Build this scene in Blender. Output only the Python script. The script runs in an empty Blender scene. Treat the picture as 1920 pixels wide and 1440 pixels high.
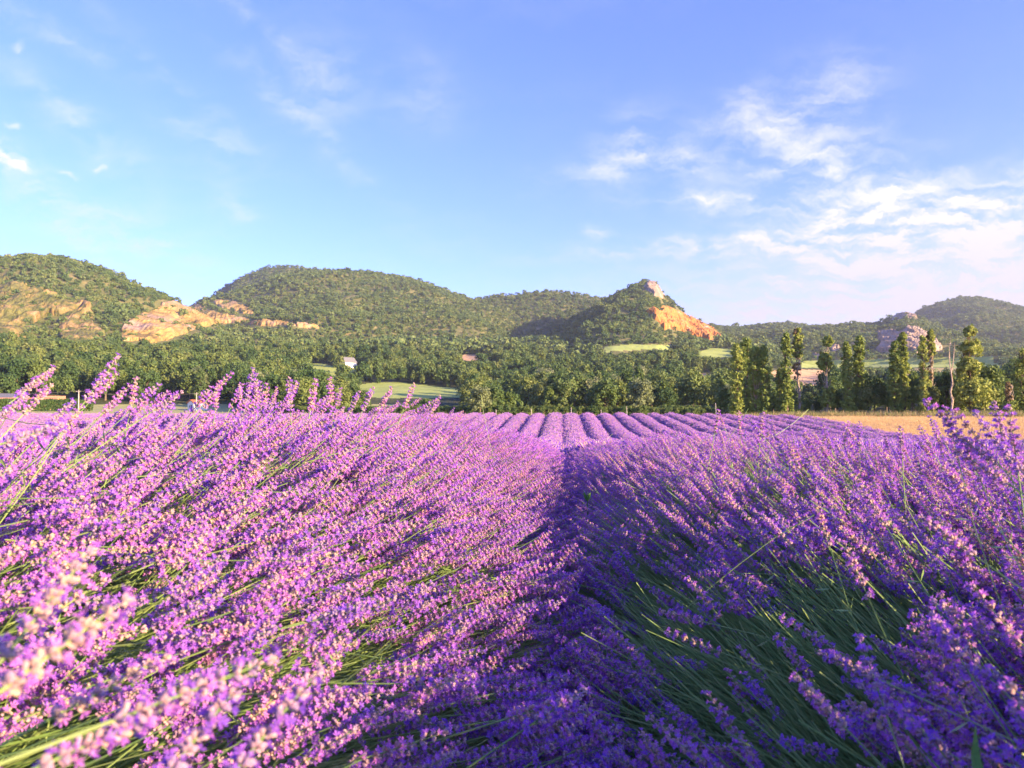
import bpy, math, random
import numpy as np
from mathutils import Vector, Matrix, Euler

rng = np.random.default_rng(7)
random.seed(7)
D2R = math.pi / 180
S = bpy.context.scene
COL = S.collection

# ------------------------------------------------------------------ camera, sun, sky, exposure
HC = 1.0                                  # eye height above the furrow
YAW, PITCH, FPX = 3.9 * D2R, 2.05 * D2R, 1397.0
SUN_AZ, SUN_EL = 118 * D2R, 14 * D2R      # clockwise from +Y (the row direction)
HAZE = 0.00009
SUN_STRENGTH, SKY_STRENGTH, EXPOSURE = 5.0, 0.092, 2.02

cam_d = bpy.data.cameras.new('camera')
cam = bpy.data.objects.new('camera', cam_d)
COL.objects.link(cam)
cam_d.sensor_width = 36
cam_d.lens = 36 * FPX / 1920
cam_d.clip_start = 0.02
cam_d.clip_end = 12000
cam.location = (0, 0, HC)
cam.rotation_euler = (math.pi / 2 + PITCH, 0, YAW)
cam_d.dof.use_dof = True
cam_d.dof.focus_distance = 2.6
cam_d.dof.aperture_fstop = 12
S.camera = cam
S.view_settings.view_transform = 'Standard'
S.view_settings.look = 'None'
S.view_settings.exposure = EXPOSURE
S.view_settings.gamma = 1
S.view_settings.use_curve_mapping = False
S.cycles.use_denoising = True
S.cycles.max_bounces = 9
S.cycles.diffuse_bounces = 7
S.cycles.transparent_max_bounces = 8
S.cycles.volume_bounces = 0

sun_d = bpy.data.lights.new('sun', 'SUN')
sun = bpy.data.objects.new('sun', sun_d)
COL.objects.link(sun)
sun_d.energy = SUN_STRENGTH
sun_d.angle = 0.5 * D2R
sun_d.color = (1.0, 0.70, 0.38)
SUNV = Vector((math.sin(SUN_AZ) * math.cos(SUN_EL), math.cos(SUN_AZ) * math.cos(SUN_EL), math.sin(SUN_EL)))
sun.rotation_euler = SUNV.to_track_quat('Z', 'Y').to_euler()
sun.location = SUNV * 60

FW = Vector((-math.sin(YAW) * math.cos(PITCH), math.cos(YAW) * math.cos(PITCH), math.sin(PITCH)))
RT = Vector((math.cos(YAW), math.sin(YAW), 0))
UP = RT.cross(FW)


def pdir(px, py):
    """direction through a pixel of the 1920 x 1440 photograph"""
    return (FW + RT * ((px - 960) / FPX) + UP * ((720 - py) / FPX)).normalized()


def pix(x, y, z):
    """numpy: world -> pixel"""
    dx, dy, dz = x, y, z - HC
    w = dx * FW.x + dy * FW.y + dz * FW.z
    w = np.where(w < 1e-3, 1e-3, w)
    return 960 + FPX * (dx * RT.x + dy * RT.y + dz * RT.z) / w, 720 - FPX * (dx * UP.x + dy * UP.y + dz * UP.z) / w, w


# ------------------------------------------------------------------ node helpers
class NT:
    def __init__(s, tree):
        s.t, s.n, s.l = tree, tree.nodes, tree.links

    def new(s, typ, **kw):
        n = s.n.new(typ)
        for k, v in kw.items():
            setattr(n, k, v)
        return n

    def put(s, sock, v):
        if v is None:
            return
        if isinstance(v, bpy.types.NodeSocket):
            s.l.new(v, sock)
        else:
            sock.default_value = v

    def m(s, op, a, b=None, c=None, clamp=False):
        n = s.new('ShaderNodeMath', operation=op, use_clamp=clamp)
        for i, v in enumerate((a, b, c)):
            s.put(n.inputs[i], v)
        return n.outputs[0]

    def vm(s, op, a, b=None, scale=None):
        n = s.new('ShaderNodeVectorMath', operation=op)
        s.put(n.inputs[0], a)
        s.put(n.inputs[1], b)
        if scale is not None:
            s.put(n.inputs['Scale'], scale)
        return n.outputs['Value'] if op in ('DOT_PRODUCT', 'LENGTH') else n.outputs['Vector']

    def noise(s, vec, scale, detail=4, rough=0.55, dist=0.0):
        n = s.new('ShaderNodeTexNoise')
        s.put(n.inputs['Vector'], vec)
        n.inputs['Scale'].default_value = scale
        n.inputs['Detail'].default_value = detail
        n.inputs['Roughness'].default_value = rough
        n.inputs['Distortion'].default_value = dist
        return n

    def ramp(s, fac, stops):
        n = s.new('ShaderNodeValToRGB')
        e = n.color_ramp.elements
        while len(e) < len(stops):
            e.new(0.5)
        for el, (p, c) in zip(e, stops):
            el.position = p
            el.color = (*c, 1) if len(c) == 3 else c
        s.put(n.inputs[0], fac)
        return n.outputs[0]

    def mix(s, f, a, b, mode='MIX'):
        n = s.new('ShaderNodeMix', data_type='RGBA', blend_type=mode)
        s.put(n.inputs[0], f)
        s.put(n.inputs[6], (*a, 1) if isinstance(a, tuple) and len(a) == 3 else a)
        s.put(n.inputs[7], (*b, 1) if isinstance(b, tuple) and len(b) == 3 else b)
        return n.outputs[2]

    def comb(s, x, y, z):
        n = s.new('ShaderNodeCombineXYZ')
        for i, v in enumerate((x, y, z)):
            s.put(n.inputs[i], v)
        return n.outputs[0]

    def sep(s, v):
        n = s.new('ShaderNodeSeparateXYZ')
        s.put(n.inputs[0], v)
        return n.outputs

    def smooth(s, v, lo, hi):
        n = s.new('ShaderNodeMapRange', interpolation_type='SMOOTHSTEP')
        s.put(n.inputs[0], v)
        n.inputs[1].default_value, n.inputs[2].default_value = lo, hi
        return n.outputs[0]


# ------------------------------------------------------------------ the sky
W = bpy.data.worlds.new('World')
S.world = W
W.use_nodes = True
W.node_tree.nodes.clear()
w = NT(W.node_tree)
sky = w.new('ShaderNodeTexSky', sky_type='NISHITA', sun_disc=False)
sky.sun_elevation, sky.sun_rotation = SUN_EL, SUN_AZ
sky.altitude, sky.air_density, sky.dust_density, sky.ozone_density = 200, 1.0, 0.6, 2.0
dirv = w.new('ShaderNodeTexCoord').outputs['Generated']
skyc = w.mix(1.0, sky.outputs[0], (0.58, 0.655, 1.5), 'MULTIPLY')
warp = w.noise(dirv, 11.0, 7, 0.68).outputs['Color']
warp = w.vm('SUBTRACT', warp, (0.5, 0.5, 0.5))
dw = w.vm('ADD', dirv, w.vm('SCALE', warp, scale=0.055))
sx, sy, sz = w.sep(dw)
zz = w.m('ADD', w.m('MAXIMUM', sz, 0.0), 0.16)
cu, cv = w.m('DIVIDE', sx, zz), w.m('DIVIDE', sy, zz)
plane = w.comb(cu, cv, 0.0)
fine = w.noise(w.vm('MULTIPLY', plane, (1.6, 2.0, 1.0)), 3.4, 9, 0.66, 0.15).outputs[0]
# (px, py, rx, ry, strength, tilt degrees)
BLOBS = [(1440, 215, 120, 55, .62, 12), (1180, 285, 50, 62, .72, -50), (1272, 305, 55, 26, .75, -28), (1540, 332, 120, 78, .95, -20),
         (1335, 380, 110, 17, .95, -6), (1300, 462, 210, 16, .85, 0), (1112, 436, 30, 10, .85, -18), (1700, 372, 45, 26, .8, 25),
         (1850, 372, 85, 32, .8, 22), (1800, 432, 230, 60, 1.15, 0), (1620, 420, 190, 55, .55, 8), (1590, 150, 60, 60, .3, 30),
         (795, 175, 60, 60, .32, 30), (8, 296, 20, 16, 1.2, -30), (36, 312, 10, 6, 1.1, 0), (188, 313, 12, 5, .9, 5), (125, 325, 12, 4, .6, 0),
         (28, 82, 8, 5, .8, -10), (28, 246, 12, 5, .7, 0), (1750, 505, 480, 75, .42, 0), (1480, 590, 330, 20, .45, 4), (1900, 570, 300, 70, .4, 0),
         (1090, 325, 90, 25, .35, 5), (150, 235, 110, 28, .34, -38), (330, 150, 150, 20, .2, -35), (560, 210, 220, 22, .2, -40), (90, 390, 130, 30, .34, -50),
         (250, 440, 120, 40, .34, -20), (440, 390, 40, 40, .28, -50), (60, 40, 180, 18, .28, -15), (480, 40, 120, 18, .24, -40), (600, 150, 70, 80, .22, -70),
         (400, 270, 80, 25, .26, -20)]
total = None
veil_low = None
for px, py, rx, ry, st, tilt in BLOBS + [(1830, 520, 560, 95, .62, 0), (1650, 600, 520, 45, .45, 2)]:
    c = pdir(px, py)
    r_ = c.cross(Vector((0, 0, 1))).normalized()
    u_ = r_.cross(c)
    ct, sn = math.cos(tilt * D2R), math.sin(tilt * D2R)
    ax, bx = r_ * ct + u_ * sn, u_ * ct - r_ * sn
    a = w.m('MULTIPLY', w.vm('DOT_PRODUCT', dw, tuple(ax)), FPX / rx)
    b = w.m('MULTIPLY', w.vm('DOT_PRODUCT', dw, tuple(bx)), FPX / ry)
    q = w.m('ADD', w.m('MULTIPLY', a, a), w.m('MULTIPLY', b, b))
    fall = w.m('POWER', 2.718, w.m('MULTIPLY', q, -1.1))
    ahead = w.m('GREATER_THAN', w.vm('DOT_PRODUCT', dirv, tuple(c)), 0.2)
    k = w.m('MULTIPLY', w.m('MULTIPLY', fall, ahead), st)
    if rx >= 500:
        veil_low = k if veil_low is None else w.m('ADD', veil_low, k)
        continue
    if px < 1000 and tilt < -14:
        k = w.m('MULTIPLY', k, 1.5)
    total = k if total is None else w.m('ADD', total, k)
wide = w.noise(w.vm('MULTIPLY', plane, (0.5, 1.1, 1.0)), 1.3, 6, 0.6).outputs[0]
veil = w.m('MULTIPLY', w.smooth(wide, 0.45, 0.8), 0.22)
cm = w.m('MULTIPLY', total, w.smooth(fine, 0.36, 0.78))
cm = w.m('ADD', w.m('MULTIPLY', cm, 1.25), w.m('MULTIPLY', veil, w.smooth(fine, 0.25, 0.75)))
cm = w.m('ADD', cm, w.m('MULTIPLY', veil_low, w.m('ADD', w.m('MULTIPLY', w.smooth(fine, .2, .8), .5), .6)))
cm = w.m('MINIMUM', cm, 0.95)
above = w.smooth(w.sep(dirv)[2], 0.0, 0.08)
skyc2 = w.mix(w.m('MULTIPLY', cm, above), skyc, w.mix(w.smooth(w.sep(dirv)[2], .10, .30), (2.2, 2.02, 2.3), (3.15, 3.05, 3.2)))
bg = w.new('ShaderNodeBackground')
w.put(bg.inputs[0], skyc2)
bg.inputs[1].default_value = SKY_STRENGTH
w.l.new(bg.outputs[0], w.new('ShaderNodeOutputWorld').inputs[0])


# ------------------------------------------------------------------ materials
def material(name):
    m = bpy.data.materials.new(name)
    m.use_nodes = True
    m.node_tree.nodes.clear()
    n = NT(m.node_tree)
    return m, n, n.new('ShaderNodeOutputMaterial')


def leafy(name, stops, trans=0.35, island=0.35, rough=0.6, noise=None):
    """thin leaves or petals: a diffuse and a translucent half; colour varies per object and per leaf"""
    m, n, out = material(name)
    oi = n.new('ShaderNodeObjectInfo').outputs['Random']
    isl = n.new('ShaderNodeNewGeometry').outputs['Random Per Island']
    f = n.m('ADD', n.m('MULTIPLY', oi, 1 - island), n.m('MULTIPLY', isl, island))
    c = n.ramp(f, stops)
    if noise:
        pos = n.new('ShaderNodeNewGeometry').outputs['Position']
        nz = n.noise(pos, noise[0], 3).outputs[0]
        c = n.mix(n.smooth(nz, 0.4, 0.65), c, n.mix(1.0, c, noise[1], 'MULTIPLY'))
    p = n.new('ShaderNodeBsdfPrincipled')
    n.put(p.inputs['Base Color'], c)
    p.inputs['Roughness'].default_value = rough
    p.inputs['Specular IOR Level'].default_value = 0.25
    t = n.new('ShaderNodeBsdfTranslucent')
    n.put(t.inputs[0], c)
    mx = n.new('ShaderNodeMixShader')
    mx.inputs[0].default_value = trans
    n.l.new(p.outputs[0], mx.inputs[1])
    n.l.new(t.outputs[0], mx.inputs[2])
    n.l.new(mx.outputs[0], out.inputs[0])
    return m


def earthy(name, scale, stops, bump=0.3, detail=6, rough=0.9, stretch=None, second=None):
    m, n, out = material(name)
    pos = n.new('ShaderNodeNewGeometry').outputs['Position']
    v = n.vm('MULTIPLY', pos, stretch) if stretch else pos
    nz = n.noise(v, scale, detail, 0.62).outputs[0]
    c = n.ramp(nz, stops)
    if second:
        n2 = n.noise(pos, second[0], 4, 0.6).outputs[0]
        c = n.mix(n.smooth(n2, second[2], second[3]), c, second[1])
    p = n.new('ShaderNodeBsdfPrincipled')
    n.put(p.inputs['Base Color'], c)
    p.inputs['Roughness'].default_value = rough
    p.inputs['Specular IOR Level'].default_value = 0.15
    if bump:
        b = n.new('ShaderNodeBump')
        b.inputs['Strength'].default_value = bump
        b.inputs['Distance'].default_value = 0.6 / scale
        n.put(b.inputs['Height'], nz)
        n.l.new(b.outputs[0], p.inputs['Normal'])
    n.l.new(p.outputs[0], out.inputs[0])
    return m


M = {}
M['petal'] = leafy('petal', [(0.0, (.26, .11, .68)), (.4, (.41, .15, .70)), (.75, (.61, .21, .66)), (1, (.72, .33, .66))], .42, .55)
M['calyx'] = leafy('calyx', [(0.0, (.25, .18, .38)), (.35, (.44, .29, .42)), (.7, (.60, .40, .35)), (1, (.68, .49, .28))], .25, .6)
M['stem'] = leafy('stem', [(0.0, (.19, .32, .09)), (.5, (.29, .44, .13)), (1, (.42, .52, .19))], .28, .2)
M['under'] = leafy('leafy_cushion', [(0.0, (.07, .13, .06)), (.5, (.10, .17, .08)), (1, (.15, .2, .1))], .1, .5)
M['mound'] = earthy('lavender_mound', 16, [(.28, (.19, .16, .15)), (.44, (.46, .29, .45)), (.7, (.64, .38, .57))], .9, 5)
M['soil'] = earthy('soil', 3, [(.3, (.09, .065, .05)), (.7, (.2, .15, .11))], .5)
M['wheat'] = earthy('wheat_stubble', .5, [(.3, (.46, .27, .10)), (.7, (.62, .40, .16))], .3, 8, .9, (1.5, .25, 1))
M['straw'] = leafy('straw', [(0, (.45, .31, .13)), (1, (.68, .5, .25))], .3, .5)
M['dryweed'] = leafy('dry_weed', [(0, (.30, .22, .11)), (1, (.50, .36, .20))], .3, .5)
M['grass'] = leafy('grass', [(0, (.10, .17, .04)), (.6, (.2, .25, .07)), (1, (.38, .34, .15))], .3, .5)
M['meadow'] = earthy('meadow_turf', .12, [(.3, (.24, .31, .07)), (.7, (.36, .42, .12))], .2, 8)
M['mown'] = earthy('mown_grass', .1, [(.3, (.28, .32, .10)), (.7, (.46, .42, .17))], .2, 8)
M['tan'] = earthy('dry_field', .06, [(.3, (.50, .30, .14)), (.7, (.63, .42, .22))], .15, 8)
M['dryslope'] = earthy('dry_slope', .1, [(.3, (.30, .27, .10)), (.7, (.48, .36, .15))], .3, 8)
M['wood_floor'] = earthy('wood_floor', .05, [(.3, (.035, .05, .02)), (.7, (.09, .10, .04))], .4, 8)
M['hillside'] = earthy('hillside', .06, [(.3, (.07, .09, .03)), (.55, (.15, .15, .055)), (.75, (.27, .21, .10))], .5, 8)
M['cliff_tan'] = earthy('cliff_tan', .055, [(.30, (.12, .10, .04)), (.42, (.28, .19, .06)), (.54, (.40, .265, .085)), (.72, (.44, .32, .16))], .8, 9, .9, (1, 1, .45), (.018, (.36, .25, .19), .5, .66))
M['cliff_orange'] = earthy('cliff_orange', .07, [(.33, (.20, .09, .03)), (.48, (.45, .185, .045)), (.62, (.50, .22, .065)), (.74, (.55, .33, .16))], .8, 9, .9, (1, 1, .3), (.05, (.55, .36, .24), .6, .7))
M['cliff_scrub'] = earthy('cliff_scrub', .06, [(.40, (.085, .10, .03)), (.50, (.15, .14, .05)), (.58, (.28, .19, .075)), (.75, (.46, .33, .21))], .8, 9, .9, (1, 1, .7), (.03, (.16, .16, .05), .5, .62))
M['cliff_pale'] = earthy('cliff_pale', .05, [(.3, (.15, .115, .085)), (.5, (.29, .215, .16)), (.7, (.42, .34, .27))], .8, 9)
M['bark'] = earthy('bark', 4, [(.3, (.10, .075, .055)), (.7, (.23, .18, .13))], .6, 5, .9, (1, 1, .25))
M['bark_pale'] = earthy('bark_pale', 3, [(.3, (.27, .21, .16)), (.7, (.46, .37, .29))], .6, 5, .9, (1, 1, .25))
GREEN = [(0, (.045, .095, .028)), (.35, (.088, .150, .040)), (.7, (.145, .205, .052)), (1, (.23, .26, .08))]
M['leaf'] = leafy('broad_leaf', GREEN, .3, .4, noise=(.03, (.58, .70, .78)))
M['leaf_poplar'] = leafy('poplar_leaf', [(0, (.15, .22, .05)), (.5, (.25, .32, .065)), (1, (.36, .39, .09))], .35, .45)
M['leaf_dead'] = leafy('withered_leaf', [(0, (.21, .16, .07)), (1, (.35, .26, .13))], .3, .5)
M['leaf_far'] = leafy('oak_leaf', [(0, (.065, .115, .034)), (.4, (.125, .185, .050)), (.75, (.19, .24, .07)), (1, (.27, .29, .10))], .25, .3, noise=(.018, (.70, .82, .9)))
M['render_white'] = earthy('white_render', 1.5, [(.3, (.70, .67, .62)), (.7, (.80, .78, .74))], .1)
M['tile_red'] = earthy('red_tile', 2, [(.3, (.42, .13, .06)), (.7, (.55, .20, .10))], .5)
M['tile_orange'] = earthy('orange_tile', 2, [(.3, (.48, .22, .10)), (.7, (.60, .31, .16))], .5)
M['roof_grey'] = earthy('grey_roof', 2, [(.3, (.14, .14, .15)), (.7, (.2, .2, .21))], .3)
M['dark'] = earthy('dark_glass', 2, [(.3, (.03, .03, .035)), (.7, (.05, .05, .055))], 0, 2, .3)
M['pole_grey'] = earthy('weathered_pole', 3, [(.3, (.40, .36, .32)), (.7, (.55, .50, .45))], .3)
M['wire'] = earthy('wire', 3, [(.3, (.05, .05, .05)), (.7, (.09, .09, .09))], 0)
M['greenleaf'] = leafy('weed_leaf', [(0, (.10, .24, .04)), (1, (.16, .32, .06))], .3, .4)


# ------------------------------------------------------------------ object helpers
def tag(o, label=None, cat=None, group=None, kind=None):
    for k, v in (('label', label), ('category', cat), ('group', group), ('kind', kind)):
        if v:
            o[k] = v
    return o


def link(name, data, parent=None, loc=None):
    o = bpy.data.objects.new(name, data)
    COL.objects.link(o)
    if parent is not None:
        o.parent = parent
    if loc is not None:
        o.location = loc
    return o


def mesh_np(name, V, F, mats, mi=None, smooth=False):
    """V (n,3); F list of index arrays (m,3) / (m,4)"""
    me = bpy.data.meshes.new(name)
    F = [np.asarray(f, dtype=np.int32) for f in F if len(f)]
    loops = np.concatenate([f.ravel() for f in F])
    tot = np.concatenate([np.full(len(f), f.shape[1], dtype=np.int32) for f in F])
    start = np.concatenate([[0], np.cumsum(tot)[:-1]]).astype(np.int32)
    me.vertices.add(len(V))
    me.vertices.foreach_set('co', np.asarray(V, dtype=np.float32).ravel())
    me.loops.add(len(loops))
    me.loops.foreach_set('vertex_index', loops)
    me.polygons.add(len(tot))
    me.polygons.foreach_set('loop_start', start)
    for m in mats:
        me.materials.append(m)
    if mi is not None:
        me.polygons.foreach_set('material_index', np.asarray(mi, dtype=np.int32))
    me.polygons.foreach_set('use_smooth', np.full(len(tot), smooth, dtype=bool))
    me.update(calc_edges=True)
    me.validate()
    return me


class MB:
    """collects vertices and faces with a material slot per face"""
    def __init__(s):
        s.v, s.f3, s.f4, s.m3, s.m4 = [], [], [], [], []
        s.n = 0

    def add(s, V, F, slot=0):
        V = np.asarray(V, dtype=float)
        F = np.asarray(F, dtype=int) + s.n
        s.v.append(V)
        s.n += len(V)
        if F.shape[1] == 3:
            s.f3.append(F)
            s.m3 += [slot] * len(F)
        else:
            s.f4.append(F)
            s.m4 += [slot] * len(F)

    def tube(s, pts, rad, sides=5, slot=0, cap=True):
        pts = [Vector(p) for p in pts]
        V, F = [], []
        for i, p in enumerate(pts):
            d = (pts[min(i + 1, len(pts) - 1)] - pts[max(i - 1, 0)]).normalized()
            a = d.cross(Vector((0.31, 0.95, 0.05))).normalized()
            b = d.cross(a)
            for k in range(sides):
                t = 2 * math.pi * k / sides
                V.append(p + (a * math.cos(t) + b * math.sin(t)) * rad[i])
        for i in range(len(pts) - 1):
            for k in range(sides):
                k2 = (k + 1) % sides
                F.append((i * sides + k, i * sides + k2, (i + 1) * sides + k2, (i + 1) * sides + k))
        s.add(V, F, slot)
        if cap:
            e = (len(pts) - 1) * sides
            V2 = [V[e + k] for k in range(sides)] + [pts[-1]]
            s.add(V2, [(k, (k + 1) % sides, sides) for k in range(sides)], slot)

    def box(s, lo, hi, slot=0):
        (a, b, c), (d, e, f) = lo, hi
        V = [(a, b, c), (d, b, c), (d, e, c), (a, e, c), (a, b, f), (d, b, f), (d, e, f), (a, e, f)]
        s.add(V, [(0, 3, 2, 1), (4, 5, 6, 7), (0, 1, 5, 4), (1, 2, 6, 5), (2, 3, 7, 6), (3, 0, 4, 7)], slot)

    def mesh(s, name, mats, smooth=False):
        F, mi = [], []
        if s.f3:
            F.append(np.concatenate(s.f3))
            mi += s.m3
        if s.f4:
            F.append(np.concatenate(s.f4))
            mi += s.m4
        return mesh_np(name, np.concatenate(s.v), F, mats, mi, smooth)


def scatter_group(protos):
    """geometry nodes: instance the meshes of PROTOS on the object's points, picked by 'var', turned by 'rot', sized by 'scl'"""
    g = bpy.data.node_groups.new('scatter', 'GeometryNodeTree')
    g.interface.new_socket('Geometry', in_out='INPUT', socket_type='NodeSocketGeometry')
    g.interface.new_socket('Geometry', in_out='OUTPUT', socket_type='NodeSocketGeometry')
    N, L = g.nodes, g.links
    i, o = N.new('NodeGroupInput'), N.new('NodeGroupOutput')
    gi = N.new('GeometryNodeGeometryToInstance')
    for p in reversed(protos):
        oi = N.new('GeometryNodeObjectInfo')
        oi.inputs['Object'].default_value = p
        oi.inputs['As Instance'].default_value = False
        L.new(oi.outputs['Geometry'], gi.inputs[0])
    inst = N.new('GeometryNodeInstanceOnPoints')
    inst.inputs['Pick Instance'].default_value = True

    def attr(name, typ):
        a = N.new('GeometryNodeInputNamedAttribute')
        a.data_type = typ
        a.inputs['Name'].default_value = name
        return a.outputs[0]
    L.new(i.outputs[0], inst.inputs['Points'])
    L.new(gi.outputs[0], inst.inputs['Instance'])
    L.new(attr('var', 'INT'), inst.inputs['Instance Index'])
    e = N.new('FunctionNodeEulerToRotation')
    L.new(attr('rot', 'FLOAT_VECTOR'), e.inputs[0])
    L.new(e.outputs[0], inst.inputs['Rotation'])
    L.new(attr('scl', 'FLOAT_VECTOR'), inst.inputs['Scale'])
    L.new(inst.outputs[0], o.inputs[0])
    return g


def scatter(name, P, rot, scl, var, group, parent=None):
    me = bpy.data.meshes.new(name)
    n = len(P)
    me.vertices.add(n)
    me.vertices.foreach_set('co', np.asarray(P, dtype=np.float32).ravel())
    a = me.attributes.new('rot', 'FLOAT_VECTOR', 'POINT')
    a.data.foreach_set('vector', np.asarray(rot, dtype=np.float32).ravel())
    scl = np.asarray(scl, dtype=np.float32)
    if scl.ndim == 1:
        scl = np.repeat(scl[:, None], 3, 1)
    a = me.attributes.new('scl', 'FLOAT_VECTOR', 'POINT')
    a.data.foreach_set('vector', scl.ravel())
    a = me.attributes.new('var', 'INT', 'POINT')
    a.data.foreach_set('value', np.asarray(var, dtype=np.int32))
    me.update()
    o = link(name, me, parent)
    md = o.modifiers.new('scatter', 'NODES')
    md.node_group = group
    return o


def proto(name, me):
    return bpy.data.objects.new(name, me)


def euler_to(d):
    """Euler (0, b, c) that turns +Z to d (n,3)"""
    d = d / np.linalg.norm(d, axis=1, keepdims=True)
    b = np.arccos(np.clip(d[:, 2], -1, 1))
    c = np.arctan2(d[:, 1], d[:, 0])
    return np.stack([np.zeros(len(d)), b, c], 1)


# ------------------------------------------------------------------ noise
def vnoise(x, y, seed=0):
    xi, yi = np.floor(x).astype(np.int64), np.floor(y).astype(np.int64)
    xf, yf = x - xi, y - yi
    xf, yf = xf * xf * (3 - 2 * xf), yf * yf * (3 - 2 * yf)

    def h(a, b):
        n = (a * 374761393 + b * 668265263 + seed * 1442695041) & 0xffffffff
        n = ((n ^ (n >> 13)) * 1274126177) & 0xffffffff
        return ((n ^ (n >> 16)) & 0xffff) / 65535.0
    a, b, c, d = h(xi, yi), h(xi + 1, yi), h(xi, yi + 1), h(xi + 1, yi + 1)
    return (a + (b - a) * xf) * (1 - yf) + (c + (d - c) * xf) * yf


def fbm(x, y, octaves=4, seed=0, gain=0.5):
    t, amp, tot = 0, 1.0, 0
    for k in range(octaves):
        t = t + (vnoise(x * 2 ** k + 17.3 * k, y * 2 ** k - 9.1 * k, seed + k) - 0.5) * amp
        tot += amp
        amp *= gain
    return t / tot * 2


# ------------------------------------------------------------------ the lie of the land
ROW = 1.7
_y = np.arange(-120, 400, 0.5)
_t = np.interp(_y, [-120, -20, 0, 4, 7, 11, 25, 38, 46, 54, 63, 71, 77, 82, 95, 120, 160, 400],
               [1.5, .3, 0, -.03, -.15, -.36, -.95, -1.36, -1.5, -1.35, -.86, -.38, -.15, -.05, -.15, -.25, -.4, -.4])
_k = np.exp(-np.linspace(-2, 2, 9) ** 2)
_tab = np.convolve(np.pad(_t, 4, 'edge'), _k / _k.sum(), 'valid')


def control(pts, R):
    """silhouette points -> azimuth, distance, height"""
    th, rr, zz = [], [], []
    for p in pts:
        d = pdir(p[0], p[1])
        r = p[2] if len(p) > 2 else R
        th.append(math.atan2(d.x, d.y))
        rr.append(r)
        zz.append(HC + r * d.z / math.hypot(d.x, d.y))
    return np.array(th), np.array(rr), np.array(zz)


HILLS = {
    'left': (control([(-500, 700), (-300, 600), (-100, 520), (0, 490), (30, 484), (60, 483), (120, 487), (190, 504), (260, 535), (320, 560), (380, 590), (450, 632), (520, 676)], 1150), 480, 1.25),
    'back': (control([(300, 620, 2150), (380, 571, 2080), (410, 546, 2050), (450, 521, 2000), (500, 502, 1950), (540, 499, 1900), (600, 507, 1850), (680, 535, 1800), (760, 590, 1760), (820, 640, 1740)], 1900), 1350, 1.1),
    'main': (control([(180, 690), (250, 640), (330, 588), (380, 563), (430, 552), (480, 536), (530, 518), (560, 509), (620, 506), (700, 513), (760, 521), (810, 534), (850, 550), (885, 562), (940, 590), (1000, 622), (1080, 670)], 1500), 620, 1.2),
    'shoulder': (control([(680, 680), (760, 630), (820, 588), (850, 570), (880, 561), (940, 553), (1000, 548), (1040, 545), (1080, 551), (1130, 558), (1160, 562), (1200, 577), (1260, 612), (1320, 655)], 1480), 960, 1.15),
    'peak': (control([(860, 720, 820), (920, 694, 850), (960, 672, 880), (1000, 652, 910), (1060, 610, 990), (1110, 578, 1060), (1150, 558, 1130), (1190, 541, 1190), (1207, 530, 1220), (1216, 528, 1230), (1230, 530, 1230),
                      (1238, 541, 1226), (1244, 553, 1222), (1252, 560, 1218), (1270, 577, 1210), (1290, 594, 1200), (1330, 609, 1180), (1360, 625, 1150), (1400, 642, 1100), (1450, 664, 1040), (1520, 694, 980), (1580, 715, 930)], 1200), 560, 1.1),
    'ridge': (control([(1180, 680, 2450), (1260, 640, 2350), (1330, 617, 2250), (1400, 620, 2120), (1450, 618, 2030), (1520, 615, 1900), (1600, 611, 1760), (1650, 608, 1670), (1672, 597, 1640), (1688, 588, 1610), (1700, 586, 1590), (1714, 590, 1570), (1735, 602, 1540), (1770, 617, 1500), (1850, 650, 1420), (1950, 690, 1350)], 1900), 900, 1.0),
    'far': (control([(1560, 660, 2900), (1650, 622, 2750), (1720, 591, 2620), (1760, 571, 2540), (1800, 560, 2450), (1830, 557, 2380), (1880, 566, 2280), (1920, 578, 2200), (2000, 603, 2060), (2200, 645, 1800), (2500, 690, 1600)], 2500), 1250, 1.0),
}
HN = list(HILLS)


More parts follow.
